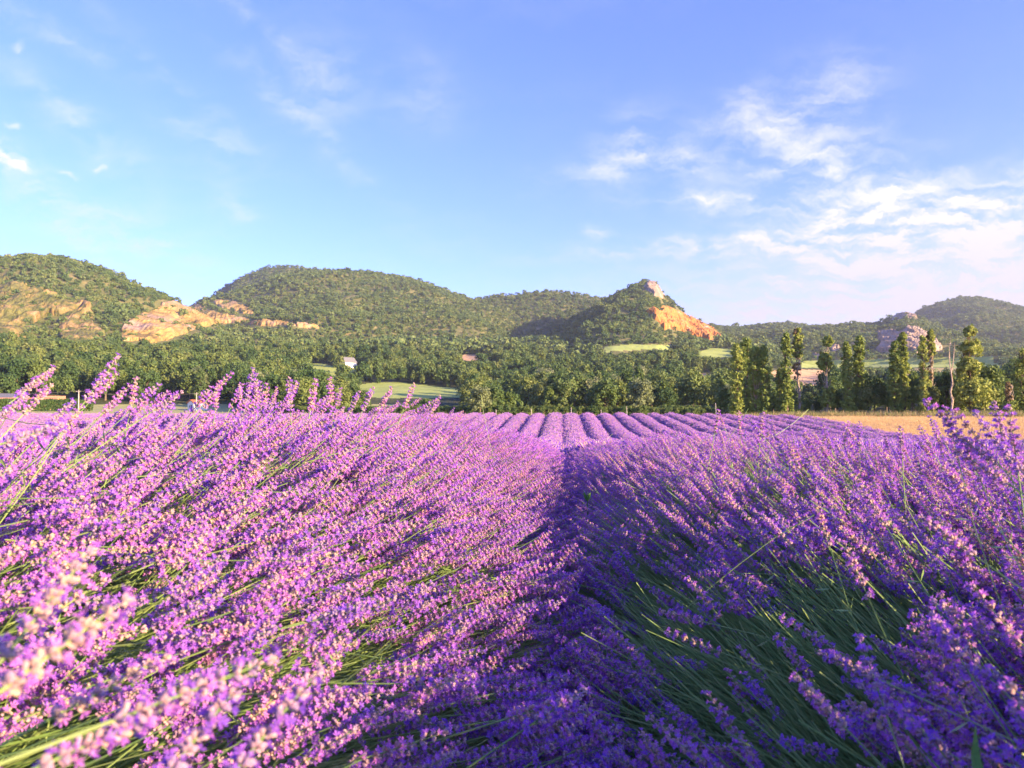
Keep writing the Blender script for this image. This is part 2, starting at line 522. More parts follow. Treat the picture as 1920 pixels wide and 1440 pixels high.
def land(x, y):
    """terrain height and the index of the hill it belongs to (-1: the plain)"""
    r, th = np.hypot(x, y), np.arctan2(x, y)
    near = np.interp(y, _y, _tab)
    right = np.clip((th - 0.16) / 0.2, 0, 1)
    right = right * right * (3 - 2 * right)
    vl = np.interp(r, [0, 150, 190, 250, 300, 350, 400, 600, 900, 1200, 2600, 12000], [-.1, -.3, -.4, 1.1, 2.6, 8.2, 13.5, 38, 80, 98, 150, 150])
    vr = np.interp(r, [0, 90, 130, 190, 250, 350, 600, 900, 1200, 2600, 12000], [-.1, .1, .25, .2, 1.2, 5.0, 24, 50, 72, 150, 150])
    valley = vl * (1 - right) + vr * right
    b = np.clip((r - 75) / 50, 0, 1)
    front = (y > 0) * np.clip(y / 60, 0, 1)
    valley = valley * front - .2 * (1 - front)
    z = near * (1 - b) + valley * b
    roll = fbm(x / 70, y / 70, 3, 3)
    z = z + roll * np.clip((r - 260) / 250, 0, 1) * 4.5
    which = np.full(np.shape(z), -1)
    for i, k in enumerate(HN):
        (t_, r_, z_), foot, ex = HILLS[k]
        zc = np.interp(th, t_, z_, left=-50, right=-50)
        rc = np.interp(th, t_, r_)
        tt = np.clip((r - foot) / (rc - foot), 0, 1)
        zf = np.interp(foot, [300, 600, 900, 1250, 1500], [4, 30, 70, 75, 85]) * 0.8
        up = zf + (zc - zf) * (tt ** ex * 0.85 + 0.15 * (tt * tt * (3 - 2 * tt)))
        dn = np.clip((r - rc) / 450, 0, None)
        h = up - dn * dn * 120 - dn * (420 if k == 'peak' else 130)
        g = fbm(x / 150 + 5 * i, y / 150, 4, 11 + i, .5)
        damp = np.clip(tt * 6, 0, 1) * (1 - 0.92 * np.clip(1 - np.abs(r - rc) / 170, 0, 1))
        g2 = 1 - np.abs(fbm(x / 210 + 3 * i, y / 520, 3, 41 + i, .5)) * 3
        h = h + (g * 17 + g2 * 11) * damp
        h = np.where(r < foot, -1e3, h)
        win = h > z
        z = np.where(win, h, z)
        which = np.where(win, i, which)
    return z, which


def hz(x, y):
    return land(np.asarray(x, float), np.asarray(y, float))[0]


_rs = np.geomspace(60, 3200, 3000)


def hit(px, py, rmin=60):
    """where a sight line through a photo pixel meets the land"""
    d = pdir(px, py)
    hl = math.hypot(d.x, d.y)
    x, y = _rs * d.x / hl, _rs * d.y / hl
    below = (hz(x, y) >= HC + _rs * d.z / hl) & (_rs > rmin)
    k = int(np.argmax(below)) if below.any() else len(_rs) - 1
    return Vector((x[k], y[k], float(hz(x[k], y[k])))), _rs[k]


def at(px, r):
    d = pdir(px, 770)
    hl = math.hypot(d.x, d.y)
    x, y = r * d.x / hl, r * d.y / hl
    return Vector((x, y, float(hz(x, y))))


def inside(px, py, poly):
    n = len(poly)
    c = np.zeros(np.shape(px), bool)
    for i in range(n):
        (x1, y1), (x2, y2) = poly[i], poly[(i + 1) % n]
        if y1 == y2:
            continue
        c ^= ((y1 > py) != (y2 > py)) & (px < (x2 - x1) * (py - y1) / (y2 - y1) + x1)
    return c


def edge_dist(px, py, poly):
    d = np.full(np.shape(px), 1e9)
    for i in range(len(poly)):
        (x1, y1), (x2, y2) = poly[i], poly[(i + 1) % len(poly)]
        L2 = (x2 - x1) ** 2 + (y2 - y1) ** 2 + 1e-9
        t = np.clip(((px - x1) * (x2 - x1) + (py - y1) * (y2 - y1)) / L2, 0, 1)
        d = np.minimum(d, np.hypot(px - x1 - t * (x2 - x1), py - y1 - t * (y2 - y1)))
    return d


# open ground seen among the woods: name, material, outline, nearest and farthest distance, label
OPEN = [
    ('meadow', 'meadow', [(672, 722), (700, 718), (760, 719), (830, 726), (890, 732), (880, 745), (800, 748), (690, 746), (672, 738)], 240, 520, 'bright green meadow sloping up behind the low trees in the middle', 'meadow'),
    ('meadow', 'meadow', [(576, 684), (600, 682), (625, 688), (640, 698), (620, 708), (580, 708)], 350, 800, 'small green meadow between trees below the lone white gable', 'meadow'),
    ('meadow', 'meadow', [(632, 690), (655, 687), (690, 692), (684, 702), (640, 702)], 350, 800, 'grassy patch around the small white gabled house', 'meadow'),
    ('meadow', 'meadow', [(1305, 660), (1330, 654), (1385, 653), (1385, 668), (1340, 672), (1310, 668)], 500, 1100, 'pale green pasture under the orange quarry face', 'pasture'),
    ('meadow', 'meadow', [(1130, 652), (1185, 646), (1262, 648), (1262, 656), (1180, 658), (1135, 662)], 500, 1100, 'narrow green clearing below the wooded peak', 'meadow'),
    ('meadow', 'meadow', [(1245, 662), (1272, 662), (1272, 673), (1245, 671)], 500, 1100, 'little green clearing under the left end of the quarry', 'meadow'),
    ('dry_field', 'tan', [(1244, 712), (1285, 703), (1330, 701), (1372, 706), (1372, 719), (1300, 715)], 300, 900, 'sunlit tan field above the dark tree line left of the poplars', 'field'),
    ('dry_field', 'tan', [(1436, 697), (1470, 693), (1550, 694), (1556, 722), (1500, 724), (1440, 712)], 300, 900, 'orange stubble field showing between the first poplars', 'field'),
    ('meadow', 'meadow', [(1500, 678), (1580, 676), (1700, 677), (1700, 688), (1560, 690), (1500, 690)], 600, 1300, 'green strip of field under the pale cliffs', 'meadow'),
    ('meadow', 'meadow', [(1700, 678), (1800, 679), (1880, 682), (1880, 692), (1770, 690), (1700, 689)], 600, 1300, 'long green strip of field below the far dark hill', 'meadow'),
    ('dry_field', 'dryslope', [(1690, 691), (1830, 690), (1830, 716), (1770, 720), (1690, 718)], 350, 900, 'olive and straw coloured field behind the right-hand poplars', 'field'),
    ('meadow', 'tan', [(845, 668), (890, 664), (935, 672), (935, 679), (845, 676)], 500, 1200, 'small dry clearing among trees under the middle hills', 'meadow'),
]

# ------------------------------------------------------------------ ground, fields and hills: one sheet, divided where one gives way to another
th = np.concatenate([np.arange(-46, 44.01, 0.11), np.arange(48, 312, 4.0)]) * D2R
rr = np.concatenate([[0.05, .5, 1.2], np.geomspace(2, 30, 44)[:-1], np.geomspace(30, 130, 130)[:-1], np.geomspace(130, 3100, 360), [4200, 7000]])
TH, RR = np.meshgrid(th, rr, indexing='ij')
GX, GY = RR * np.sin(TH), RR * np.cos(TH)
GZ, GW = land(GX, GY)
PX, PY, PW = pix(GX, GY, GZ)
nth, nr = TH.shape
LAV_X0, LAV_X1 = -60.0, 25.0


def lav_end(x):
    return 79 - np.clip((x - 8) / 17, 0, 1) * 7 + np.sin(x * 1.3) * .25


zone = np.where(GW >= 0, 100 + GW, 0)
plain = (GW < 0)
zone = np.where(plain & (RR < 170), 1, zone)
zone = np.where((GX > LAV_X0) & (GX < LAV_X1) & (GY > -14) & (GY < lav_end(GX) + .6), 2, zone)
zone = np.where((GX >= LAV_X1) & (GX < 95) & (GY > -30) & (GY < 112) & (RR < 170), 3, zone)
zone = np.where((TH < -9.5 * D2R) & (GY > lav_end(GX)) & (RR < 305) & (TH > -46 * D2R), 4, zone)
for i, (_n, _m, poly, r0, r1, _l, _c) in enumerate(OPEN):
    zone = np.where((RR > r0) & (RR < r1) & inside(PX, PY, poly) & (TH < 46 * D2R), 10 + i, zone)
cell = zone[:, :-1]
idx = np.arange(nth * nr).reshape(nth, nr)
n2 = np.roll(idx, -1, axis=0)
quads = np.stack([idx[:, :-1], n2[:, :-1], n2[:, 1:], idx[:, 1:]], -1)
ALLV = np.stack([GX, GY, GZ], -1).reshape(-1, 3)
ZONES = {0: ('ground', 'wood_floor', 'dark woodland floor under the trees of the valley', 'ground'),
         1: ('ground', 'mown', 'dry grassy ground around the edges of the lavender field', 'ground'),
         2: ('field', 'soil', 'brown earth of the lavender field, seen in the furrows', 'field'),
         3: ('field', 'wheat', 'golden stubble field to the right of the lavender', 'field'),
         4: ('meadow', 'mown', 'pale mown meadow beyond the lavender on the left', 'meadow')}
HL = {'left': 'steep rounded hill at the left edge with rocky lower slopes', 'back': 'shaded blue-green summit peeping out behind the broad middle hill',
      'main': 'broad rounded hill covered in scrub oak left of centre', 'shoulder': 'lower wooded hill between the broad hill and the rocky peak',
      'peak': 'wooded pyramid hill with a bare rock summit', 'ridge': 'long low blue-green ridge with pale rocks behind the poplars', 'far': 'dark domed hill at the far right behind the ridge'}
for i, k in enumerate(HN):
    ZONES[100 + i] = ('hill', 'hillside', HL[k], 'hill')
for i, o in enumerate(OPEN):
    ZONES[10 + i] = (o[0], o[1], o[5], o[6])
for zid, (name, mat, label, cat) in ZONES.items():
    q = quads[cell == zid]
    if not len(q):
        continue
    u, inv = np.unique(q, return_inverse=True)
    me = mesh_np(name, ALLV[u], [inv.reshape(-1, 4)[:, ::-1]], [M[mat]], smooth=True)
    tag(link(name, me), label, cat, kind='structure')

# ------------------------------------------------------------------ cliffs, each a craggy shell standing out of its hillside
CLIFFS = [
    ('cliff_tan', [(226, 618), (238, 604), (262, 590), (292, 578), (305, 566), (340, 562), (362, 566), (385, 576), (410, 585), (440, 592), (480, 600), (520, 602), (560, 605), (596, 610), (602, 617), (575, 616), (540, 612), (505, 612), (470, 610), (430, 606), (400, 610), (375, 615), (345, 628), (312, 640), (280, 643), (250, 640), (228, 640)], 'main', 'broad tan quarry cliff below the middle hill', 4.5),
    ('cliff_tan', [(395, 566), (410, 561), (440, 564), (470, 578), (484, 590), (450, 586), (415, 578)], 'main', 'small yellow outcrop above the broad tan quarry cliff', 2.5),
    ('cliff_orange', [(1208, 580), (1220, 577), (1235, 580), (1252, 577), (1275, 583), (1295, 592), (1320, 603), (1340, 615), (1352, 628), (1357, 637), (1330, 636), (1305, 630), (1285, 622), (1262, 619), (1246, 617), (1232, 603), (1218, 592)], 'peak', 'vivid orange quarry scar on the flank of the rocky peak', 8),
    ('cliff_pale', [(1206, 534), (1216, 526), (1231, 528), (1238, 538), (1248, 552), (1252, 561), (1240, 558), (1226, 554), (1214, 546)], 'peak', 'bare sunlit rock at the top of the peak', 5),
    ('cliff_scrub', [(-40, 512), (0, 512), (22, 530), (60, 536), (90, 548), (130, 560), (165, 572), (182, 590), (176, 606), (196, 625), (208, 644), (170, 650), (140, 652), (112, 640), (106, 618), (112, 596), (92, 590), (62, 606), (64, 622), (76, 645), (40, 646), (0, 640), (-40, 640)], 'left', 'rocky scrub slope with ochre outcrops on the left hill', 8),
    ('cliff_pale', [(1668, 596), (1682, 586), (1700, 582), (1716, 586), (1728, 598), (1710, 600), (1690, 597), (1674, 604)], 'ridge', 'pale rock cap on the ridge behind the poplars', 6),
    ('cliff_pale', [(1640, 626), (1650, 619), (1668, 620), (1690, 622), (1702, 612), (1720, 614), (1740, 626), (1756, 640), (1770, 656), (1720, 662), (1690, 660), (1650, 662), (1640, 652), (1660, 642), (1644, 638)], 'ridge', 'grey and pink scree slope with white cliffs behind the poplars', 8),
    ('cliff_pale', [(1555, 648), (1575, 646), (1580, 655), (1560, 658)], 'ridge', 'small white outcrop low on the ridge behind the poplars', 5),
    ('cliff_pale', [(1520, 664), (1538, 662), (1542, 672), (1522, 672)], 'ridge', 'tiny white outcrop at the foot of the ridge', 5),
]
for mat, poly, hill, label, amp in CLIFFS:
    x0, x1 = min(p[0] for p in poly) - 3, max(p[0] for p in poly) + 3
    y0, y1 = min(p[1] for p in poly) - 3, max(p[1] for p in poly) + 3
    step = 1.6 if (x1 - x0) > 120 else 0.9
    nx, ny = int((x1 - x0) / step), int((y1 - y0) / step)
    P = np.zeros((nx, ny, 3))
    pxs, pys = np.linspace(x0, x1, nx), np.linspace(y0, y1, ny)
    (t_, r_, z_), foot, ex = HILLS[hill]
    for i, a in enumerate(pxs):
        d0 = pdir(a, 600)
        az = math.atan2(d0.x, d0.y)
        R_ = float(np.interp(az, t_, r_))
        rs = np.linspace(foot + 5, R_ + 4, 500)
        xs, ys = rs * math.sin(az), rs * math.cos(az)
        el = np.maximum.accumulate((hz(xs, ys) - HC) / rs)
        dz = [pdir(a, b) for b in pys]
        e = np.array([d.z / math.hypot(d.x, d.y) for d in dz])
        r = np.interp(e, el + np.arange(500) * 1e-9, rs)
        x, y = r * math.sin(az), r * math.cos(az)
        P[i, :, 0], P[i, :, 1], P[i, :, 2] = x, y, hz(x, y)
    A, B = np.meshgrid(pxs, pys, indexing='ij')
    ed = edge_dist(A, B, poly)
    wob = fbm(A / 7, B / 7, 4, 5) * 4
    sgn = np.where(inside(A, B, poly), ed, -ed) + wob
    k = np.clip((sgn + 1.5) / 5, 0, 1)
    across, level = P[:, :, 0] + P[:, :, 1] * .3, P[:, :, 2]
    crag = 1 - np.abs(fbm(across / 22, level / 30, 5, 21, .6)) * 2.2
    ledge = fbm(across / 60, level / 9, 4, 31, .6)
    out = (crag * 0.9 + ledge * .8) * amp * k - 5 * (1 - k) + 1.5
    rad = np.hypot(P[:, :, 0], P[:, :, 1])
    P[:, :, 0] -= P[:, :, 0] / rad * out * .8
    P[:, :, 1] -= P[:, :, 1] / rad * out * .8
    P[:, :, 2] += out * .55
    id2 = np.arange(nx * ny).reshape(nx, ny)
    q = np.stack([id2[:-1, :-1], id2[1:, :-1], id2[1:, 1:], id2[:-1, 1:]], -1)
    keep = (k[:-1, :-1] + k[1:, 1:] + k[1:, :-1] + k[:-1, 1:]) > 0.05
    q = q[keep]
    u, inv = np.unique(q, return_inverse=True)
    me = mesh_np('cliff', P.reshape(-1, 3)[u], [inv.reshape(-1, 4)[:, ::-1]], [M[mat]])
    tag(link('cliff', me), label, 'cliff', kind='structure')


# ------------------------------------------------------------------ trees
def leaf_quads(C, N, size, rs, jit=.5):
    """one bent leaf spray (two triangles) at each point of C, roughly facing N"""
    n = len(C)
    N = N / (np.linalg.norm(N, axis=1, keepdims=True) + 1e-9) + rs.normal(0, jit, (n, 3))
    N /= np.linalg.norm(N, axis=1, keepdims=True)
    a = np.cross(N, rs.normal(0, 1, (n, 3)))
    a /= np.linalg.norm(a, axis=1, keepdims=True) + 1e-9
    b = np.cross(N, a)
    s = (size * rs.uniform(.6, 1.35, n))[:, None]
    V = np.stack([C - a * s * .5, C + b * s * .35 + N * s * .12, C + a * s * .55, C - b * s * .38 + N * s * .1], 1).reshape(-1, 3)
    return V, np.arange(n * 4).reshape(n, 4)


def make_crown(rs, h, wdt, base, nclump, per, size, column=False, ragged=.35):
    """leaf sprays gathered in clumps through the volume of the crown"""
    if column:
        t = rs.uniform(0, 1, nclump)
        prof = np.interp(t, [0, .12, .5, .85, 1], [.55, .9, .85, .6, .22]) * (1 + .24 * np.interp(t, np.linspace(0, 1, 12), rs.uniform(-1, 1, 12)))
        ang = rs.uniform(0, 2 * math.pi, nclump)
        rad = np.sqrt(rs.uniform(0.05, 1, nclump)) * prof * wdt * .5 * rs.uniform(.75, 1.15, nclump)
        cc = np.stack([np.cos(ang) * rad, np.sin(ang) * rad, base + t * (h - base)], 1)
        cr = wdt * .17 * rs.uniform(.5, 1.5, nclump)
        mid = np.stack([np.zeros(nclump), np.zeros(nclump), cc[:, 2] - .3 * wdt], 1)
    else:
        u = rs.normal(0, 1, (nclump, 3))
        u /= np.linalg.norm(u, axis=1, keepdims=True)
        u[:, 2] = np.where(u[:, 2] < -.55, -u[:, 2], u[:, 2])
        rad = rs.uniform(.45, 1, nclump) ** .5 * rs.uniform(1 - ragged, 1.08, nclump)
        half = (h - base) / 2
        cc = u * rad[:, None] * np.array([wdt / 2, wdt / 2, half]) + np.array([0, 0, base + half])
        cc[:, 0] *= np.interp(cc[:, 2], [base, base + half, h], [.85, 1, .8])
        cr = wdt * .13 * rs.uniform(.7, 1.5, nclump)
        mid = np.repeat(np.array([[0, 0, base + half * .8]]), nclump, 0)
    C = np.repeat(cc, per, 0)
    off = rs.normal(0, 1, C.shape)
    off /= np.linalg.norm(off, axis=1, keepdims=True)
    off[:, 2] *= .75
    C = C + off * (np.repeat(cr, per) * rs.uniform(.5, 1.1, len(C)))[:, None]
    N = off + (C - np.repeat(mid, per, 0)) / wdt * 1.2 + np.array([0, 0, .25])
    return leaf_quads(C, N, size, rs)


def trunk_mb(rs, h, top, r0, limbs, spread, slot=0, mb=None, lean=.03):
    mb = mb or MB()
    pts = [Vector((rs.normal(0, lean * h * i / 6), rs.normal(0, lean * h * i / 6), top * i / 6)) for i in range(7)]
    pts[0] = Vector((0, 0, -.4))
    mb.tube(pts, [r0 * (1.25 if i == 0 else 1) * (1 - .8 * i / 6) for i in range(7)], 6, slot)
    for _ in range(limbs):
        t = rs.uniform(.3, .85)
        i = int(t * 6)
        p = pts[i].lerp(pts[i + 1], t * 6 - i)
        a = rs.uniform(0, 2 * math.pi)
        L = spread * rs.uniform(.6, 1.1) * (1.1 - t * .6)
        d = Vector((math.cos(a), math.sin(a), rs.uniform(.5, 1.2)))
        mb.tube([p, p + d * L * .5, p + d * L * .8 + Vector((0, 0, L * .3))], [r0 * .45 * (1 - t * .6), r0 * .25, r0 * .07], 5, slot)
    return mb


# broadleaf tree kinds seen close enough: unit height 1 -> scaled. Built at 10 m
M['leaf_light'] = leafy('light_leaf', [(0, (.09, .15, .035)), (.5, (.15, .21, .05)), (1, (.24, .27, .085))], .3, .4)
M['leaf_pale'] = leafy('willow_leaf', [(0, (.15, .19, .08)), (.5, (.21, .25, .11)), (1, (.30, .32, .16))], .3, .4)
BROAD = []
for k in range(7):
    rs = np.random.default_rng(100 + k)
    wd = [7.5, 6.2, 8.4, 5.4, 7.0, 9.0, 6.4][k]
    V, F = make_crown(rs, 10, wd, [.5, .2, .9, .1, .0, .5, .1][k], 95, 26, .62, ragged=[.3, .4, .35, .3, .45, .4, .35][k])
    crown = mesh_np('crown', V, [F], [M['leaf']])
    trunk = trunk_mb(rs, 10, 8, .26, 9, 3.2).mesh('trunk', [M['bark']], True)
    BROAD.append((trunk, crown))
for k, mt in ((1, 'leaf_light'), (3, 'leaf_light'), (5, 'leaf_light'), (4, 'leaf_pale')):
    crown = BROAD[k][1].copy()
    crown.materials[0] = M[mt]
    BROAD.append((BROAD[k][0], crown))
for k, mt in enumerate(('leaf', 'leaf_light', 'leaf')):
    rs = np.random.default_rng(150 + k)
    V, F = make_crown(rs, 10, [3.0, 2.6, 3.6][k], .3, 90, 22, .5, column=True)
    BROAD.append((trunk_mb(rs, 10, 9, .2, 6, 1.2).mesh('trunk', [M['bark']], True), mesh_np('crown', V, [F], [M[mt]])))
NB = len(BROAD)


def stand(name, pair, loc, h, turn, wide=1.0, label=None, cat='tree', group=None):
    root = link(name, None, None, loc)
    root.rotation_euler = (0, 0, turn)
    root.scale = (h / 10 * wide, h / 10 * wide, h / 10)
    tag(root, label, cat, group)
    link('trunk', pair[0], root)
    link('crown', pair[1], root)
    return root


# mid-distance and far woodland trees: joined trunk and crown, used only for the uncounted forest
MIDP, FARP = [], []
for k in range(6):
    rs = np.random.default_rng(300 + k)
    col = k == 4
    V, F = make_crown(rs, 10, [7.5, 6.5, 8.5, 6.0, 3.6, 7.0][k], .5, 60 if not col else 50, 12, .95 if not col else .8, column=col)
    MIDP.append(proto('woodland_tree', mesh_np('woodland_tree', V, [F], [M['leaf_light' if k in (1, 3) else 'leaf']])))
for k in range(5):
    rs = np.random.default_rng(400 + k)
    V, F = make_crown(rs, 6, [7, 6, 8, 6.5, 7.5][k], -.5, 22, 6, 1.5)
    FARP.append(proto('scrub_oak', mesh_np('scrub_oak', V, [F], [M['leaf_far']])))

# -- candidate places
gx, gy = np.meshgrid(np.arange(-1750, 1900, 5.8), np.arange(140, 2700, 5.8))
_w = np.where(np.hypot(gx, gy) > 600, 6.0, 3.0)
gx, gy = (gx + rng.uniform(-1, 1, gx.shape) * _w).ravel(), (gy + rng.uniform(-1, 1, gy.shape) * _w).ravel()
r = np.hypot(gx, gy)
ok = (r > 160) & (r < 2900) & (gy > np.abs(gx) * .9)
keepp = np.where(r > 700, .72, np.where(r > 300, .75, .9))
keepp = keepp * np.where(r > 700, np.clip(1.35 + 1.4 * fbm(gx / 55, gy / 55, 4, 91), .45, 1.6), 1)
ok &= rng.uniform(0, 1, len(gx)) < keepp
gx, gy, r = gx[ok], gy[ok], r[ok]
z, wh = land(gx, gy)
px, py, _w = pix(gx, gy, z)
ok = (px > -260) & (px < 2180)
gx, gy, r, z, wh, px, py = [a[ok] for a in (gx, gy, r, z, wh, px, py)]
# drop what no sight line reaches (hidden behind nearer land by more than a tree's height)
ti = np.clip(np.searchsorted(th[:820], np.arctan2(gx, gy)), 0, 818)
EL = np.maximum.accumulate((GZ[:820] - HC - 1.0) / np.maximum(RR[:820], 1), axis=1)
ri = np.clip(np.searchsorted(rr, r) - 2, 0, nr - 1)
ok = (z + 9 - HC) / r > EL[ti, ri]
th_of = np.arctan2(gx, gy)
# tree heights
patch = fbm(gx / 90, gy / 90, 3, 77)
h = np.where(wh >= 0, 2.8 + rng.gamma(2.0, .85, len(gx)), rng.uniform(5.5, 11, len(gx)) + patch * 2.5)
h = np.where((wh < 0) & (px < 640) & (r < 600), h * 1.12, h)
h = np.where((wh < 0) & (r > 320), np.minimum(h * np.exp(rng.normal(0, .2, len(gx))), 14), h)
h = np.where((wh < 0) & (px > 1440) & (r > 250), h * .75, h)
hx, hy, _ = pix(gx, gy, z + h * .85)
mx, my, _ = pix(gx, gy, z + h * .35)
bad = np.zeros(len(gx), bool)
for nme, mt, poly, r0, r1, _l, _c in OPEN:
    near = r < r1
    bad |= near & (inside(hx, hy, poly) | inside(mx, my, poly) | inside(px, py, poly))
for mat, poly, hill, label, amp in CLIFFS:
    t_ = inside(hx, hy, poly) | inside(px, py, poly) | (inside(mx, my, poly) & (mat != 'cliff_scrub'))
    ed = edge_dist(hx, hy, poly)
    thin = .90 if mat != 'cliff_scrub' else .42
    bad |= t_ & (rng.uniform(0, 1, len(gx)) < thin)
# the mown meadow on the left, and the strip before the wood in the middle
edge_r = np.interp(px, [-300, 300, 430, 470, 560, 700, 900, 1360, 1420, 2300], [300, 310, 310, 235, 190, 178, 172, 172, 160, 160])
bad |= r < edge_r
# the front rank of the wood follows the tree tops of the photograph: low in front of the meadow, tall elsewhere
top_y = np.interp(px, [-200, 0, 90, 150, 250, 300, 400, 480, 560, 640, 680, 700, 860, 880, 930, 955, 1000, 1230, 1260, 1370, 1440, 1560, 1700, 1900], [700, 712, 706, 700, 690, 698, 694, 700, 706, 722, 742, 748, 750, 720, 722, 735, 712, 708, 721, 721, 722, 728, 728, 722])
front = (r < np.maximum(edge_r + 26, 205)) & (wh < 0)
hf = (770 - top_y + rng.normal(-3, 8, len(gx))) / FPX * r + HC - z
h = np.where(front, np.clip(hf, 3.0, 15), h)
second = (~front) & (r < 320) & (wh < 0) & (px > 460)
h2 = (770 - top_y + 6 + rng.normal(0, 13, len(gx))) / FPX * r + HC - z
h = np.where(second, np.clip(h2, 3.0, 13), h)
low = ((px > 684) & (px < 872) & (r < 330)) & ~front
bad |= low
bad |= (rng.uniform(0, 1, len(gx)) < .45) & (wh < 0) & (r < 320)
ok &= ~bad
gx, gy, r, z, wh, px, py, h, front = [a[ok] for a in (gx, gy, r, z, wh, px, py, h, front)]
print('trees', len(gx))

# ------------------------------------------------------------------ poplars along the stubble field: photo column, top row, width, manner
POPLARS = [
    (1382, 646, 30, 'full', 'first full green poplar at the left end of the poplar row'),
    (1400, 636, 34, 'full', 'tallest full green poplar in the dense clump at the left of the row'),
    (1418, 652, 34, 'barky', 'full poplar with a bare grey trunk showing in the left clump'),
    (1434, 650, 26, 'full', 'narrower green poplar at the right of the dense left clump'),
    (1463, 692, 18, 'thin', 'short thin poplar just right of the dense poplar clump'),
    (1476, 626, 22, 'knotty', 'slim dark green poplar left of the half withered one'),
    (1498, 616, 19, 'withered', 'tall half withered poplar with a pale bare trunk'),
    (1551, 631, 22, 'lone', 'lone slim poplar with a round tuft on top and bare trunk'),
    (1589, 642, 22, 'knotty', 'slender poplar left of the broader one, behind the field edge'),
    (1613, 631, 30, 'full', 'tapering green poplar with bushy foot in the middle of the row'),
    (1679, 640, 24, 'full', 'dense poplar, left one of the close pair'),
    (1695, 624, 21, 'knotty', 'dark taller poplar, right one of the close pair'),
    (1733, 630, 20, 'thin', 'sparse olive poplar left of the yellowing one'),
    (1748, 619, 14, 'withered', 'yellowing thin poplar with a bare lower trunk'),
    (1784, 626, 9, 'dead', 'dead leafless poplar with two grey spikes'),
    (1801, 684, 14, 'knotty', 'short dark poplar beside the biggest poplar'),
    (1820, 612, 38, 'lumpy', 'biggest poplar, lumpy crown and a wide leafy foot'),
    (1894, 716, 13, 'stump', 'ivy covered snag with a bare brown tip'),
    (1922, 655, 38, 'full', 'broad green poplar cut by the right edge'),
    (1968, 640, 34, 'full', 'green poplar just beyond the right edge'),
]
PR = 125.0
for i, (ppx, ptop, pw, man, label) in enumerate(POPLARS):
    if man == 'full' and ppx > 1950:
        continue
    rs = np.random.default_rng(600 + i)
    rd = PR + rs.uniform(-4, 6)
    loc = at(ppx, rd)
    d = pdir(ppx, ptop)
    H = HC + rd * d.z / math.hypot(d.x, d.y) - loc.z
    wd = pw / FPX * rd * (.84 if man == 'full' and 1500 < ppx < 1900 else .95)
    root = link('poplar_tree', None, None, loc)
    tag(root, label, 'poplar', 'poplars along the stubble field')
    mb = MB()
    pts, rad = [], []
    r0 = .17 if man != 'dead' else .13
    for j in range(10):
        pts.append(Vector((rs.normal(0, .05 + .02 * j), rs.normal(0, .08), -.4 + (H * .96 + .4) * j / 9)))
        rad.append(r0 * (1.3 - 1.18 * j / 9))
    mb.tube(pts, rad, 6)
    for j in range(46 if man != 'dead' else 18):
        t = rs.uniform(.12, .93)
        k = int(t * 9)
        p = pts[k].lerp(pts[k + 1], t * 9 - k)
        a = rs.uniform(0, 6.283)
        L = wd * .5 * rs.uniform(.5, 1.1) * (1 - .5 * t)
        up = L * rs.uniform(1.2, 2.6)
        o = Vector((math.cos(a), math.sin(a), 0))
        mb.tube([p, p + o * L * .7 + Vector((0, 0, up * .45)), p + o * L + Vector((0, 0, up))], [.055, .035, .012], 4)
    if man == 'dead':
        b = pts[5]
        mb.tube([b, b + Vector((.35, .1, H * .14)), b + Vector((.62, .1, H * .38))], [.08, .06, .02], 5)
    pale = man in ('withered', 'dead', 'lone', 'stump', 'barky')
    link('trunk', mb.mesh('trunk', [M['bark_pale' if pale else 'bark']], True), root)
    if man == 'dead':
        continue
    # foliage: (bottom share, top share, width share, clumps)
    segs = {'full': [(.02, 1.0, 1.0, 150), (.0, .3, 1.25, 46)], 'barky': [(.5, 1.0, .95, 100), (.03, .55, .9, 60)], 'thin': [(.2, 1.0, .95, 95), (.0, .35, 1.1, 45)],
            'knotty': [(.40, 1.0, .95, 110), (.2, .5, .8, 40), (.0, .33, 1.2, 55)], 'withered': [(.68, 1.0, 1.0, 70), (.0, .2, 1.1, 26)], 'lone': [(.82, 1.02, .85, 34), (.50, .82, 1.2, 60), (.0, .38, 1.35, 46)],
            'lumpy': [(.84, 1.0, .6, 40), (.62, .86, .95, 70), (.36, .66, 1.05, 90), (.0, .42, 1.9, 150)], 'stump': [(.0, .55, 1.6, 50)]}[man]
    VV, FF, n0 = [], [], 0
    for lo, hi, ws, nc in segs:
        if man in ('lone', 'lumpy', 'stump'):
            V, F = make_crown(rs, H * hi, wd * ws, H * lo, nc, 20, .42, ragged=.4)
            V[:, 0] += rs.normal(0, wd * .12)
        else:
            V, F = make_crown(rs, H * hi, wd * ws, H * lo, nc, 26, .35, column=True)
        VV.append(V)
        FF.append(F + n0)
        n0 += len(V)
    mat = M['leaf_poplar']
    link('crown', mesh_np('crown', np.concatenate(VV), [np.concatenate(FF)], [mat]), root)
    if man in ('withered', 'stump'):
        V, F = make_crown(rs, H * 1.0, wd * .8, H * .42, 46, 16, .34, column=True)
        V[:, 0] -= wd * .22
        link('withered_foliage', mesh_np('withered_foliage', V, [F], [M['leaf_dead']]), root)

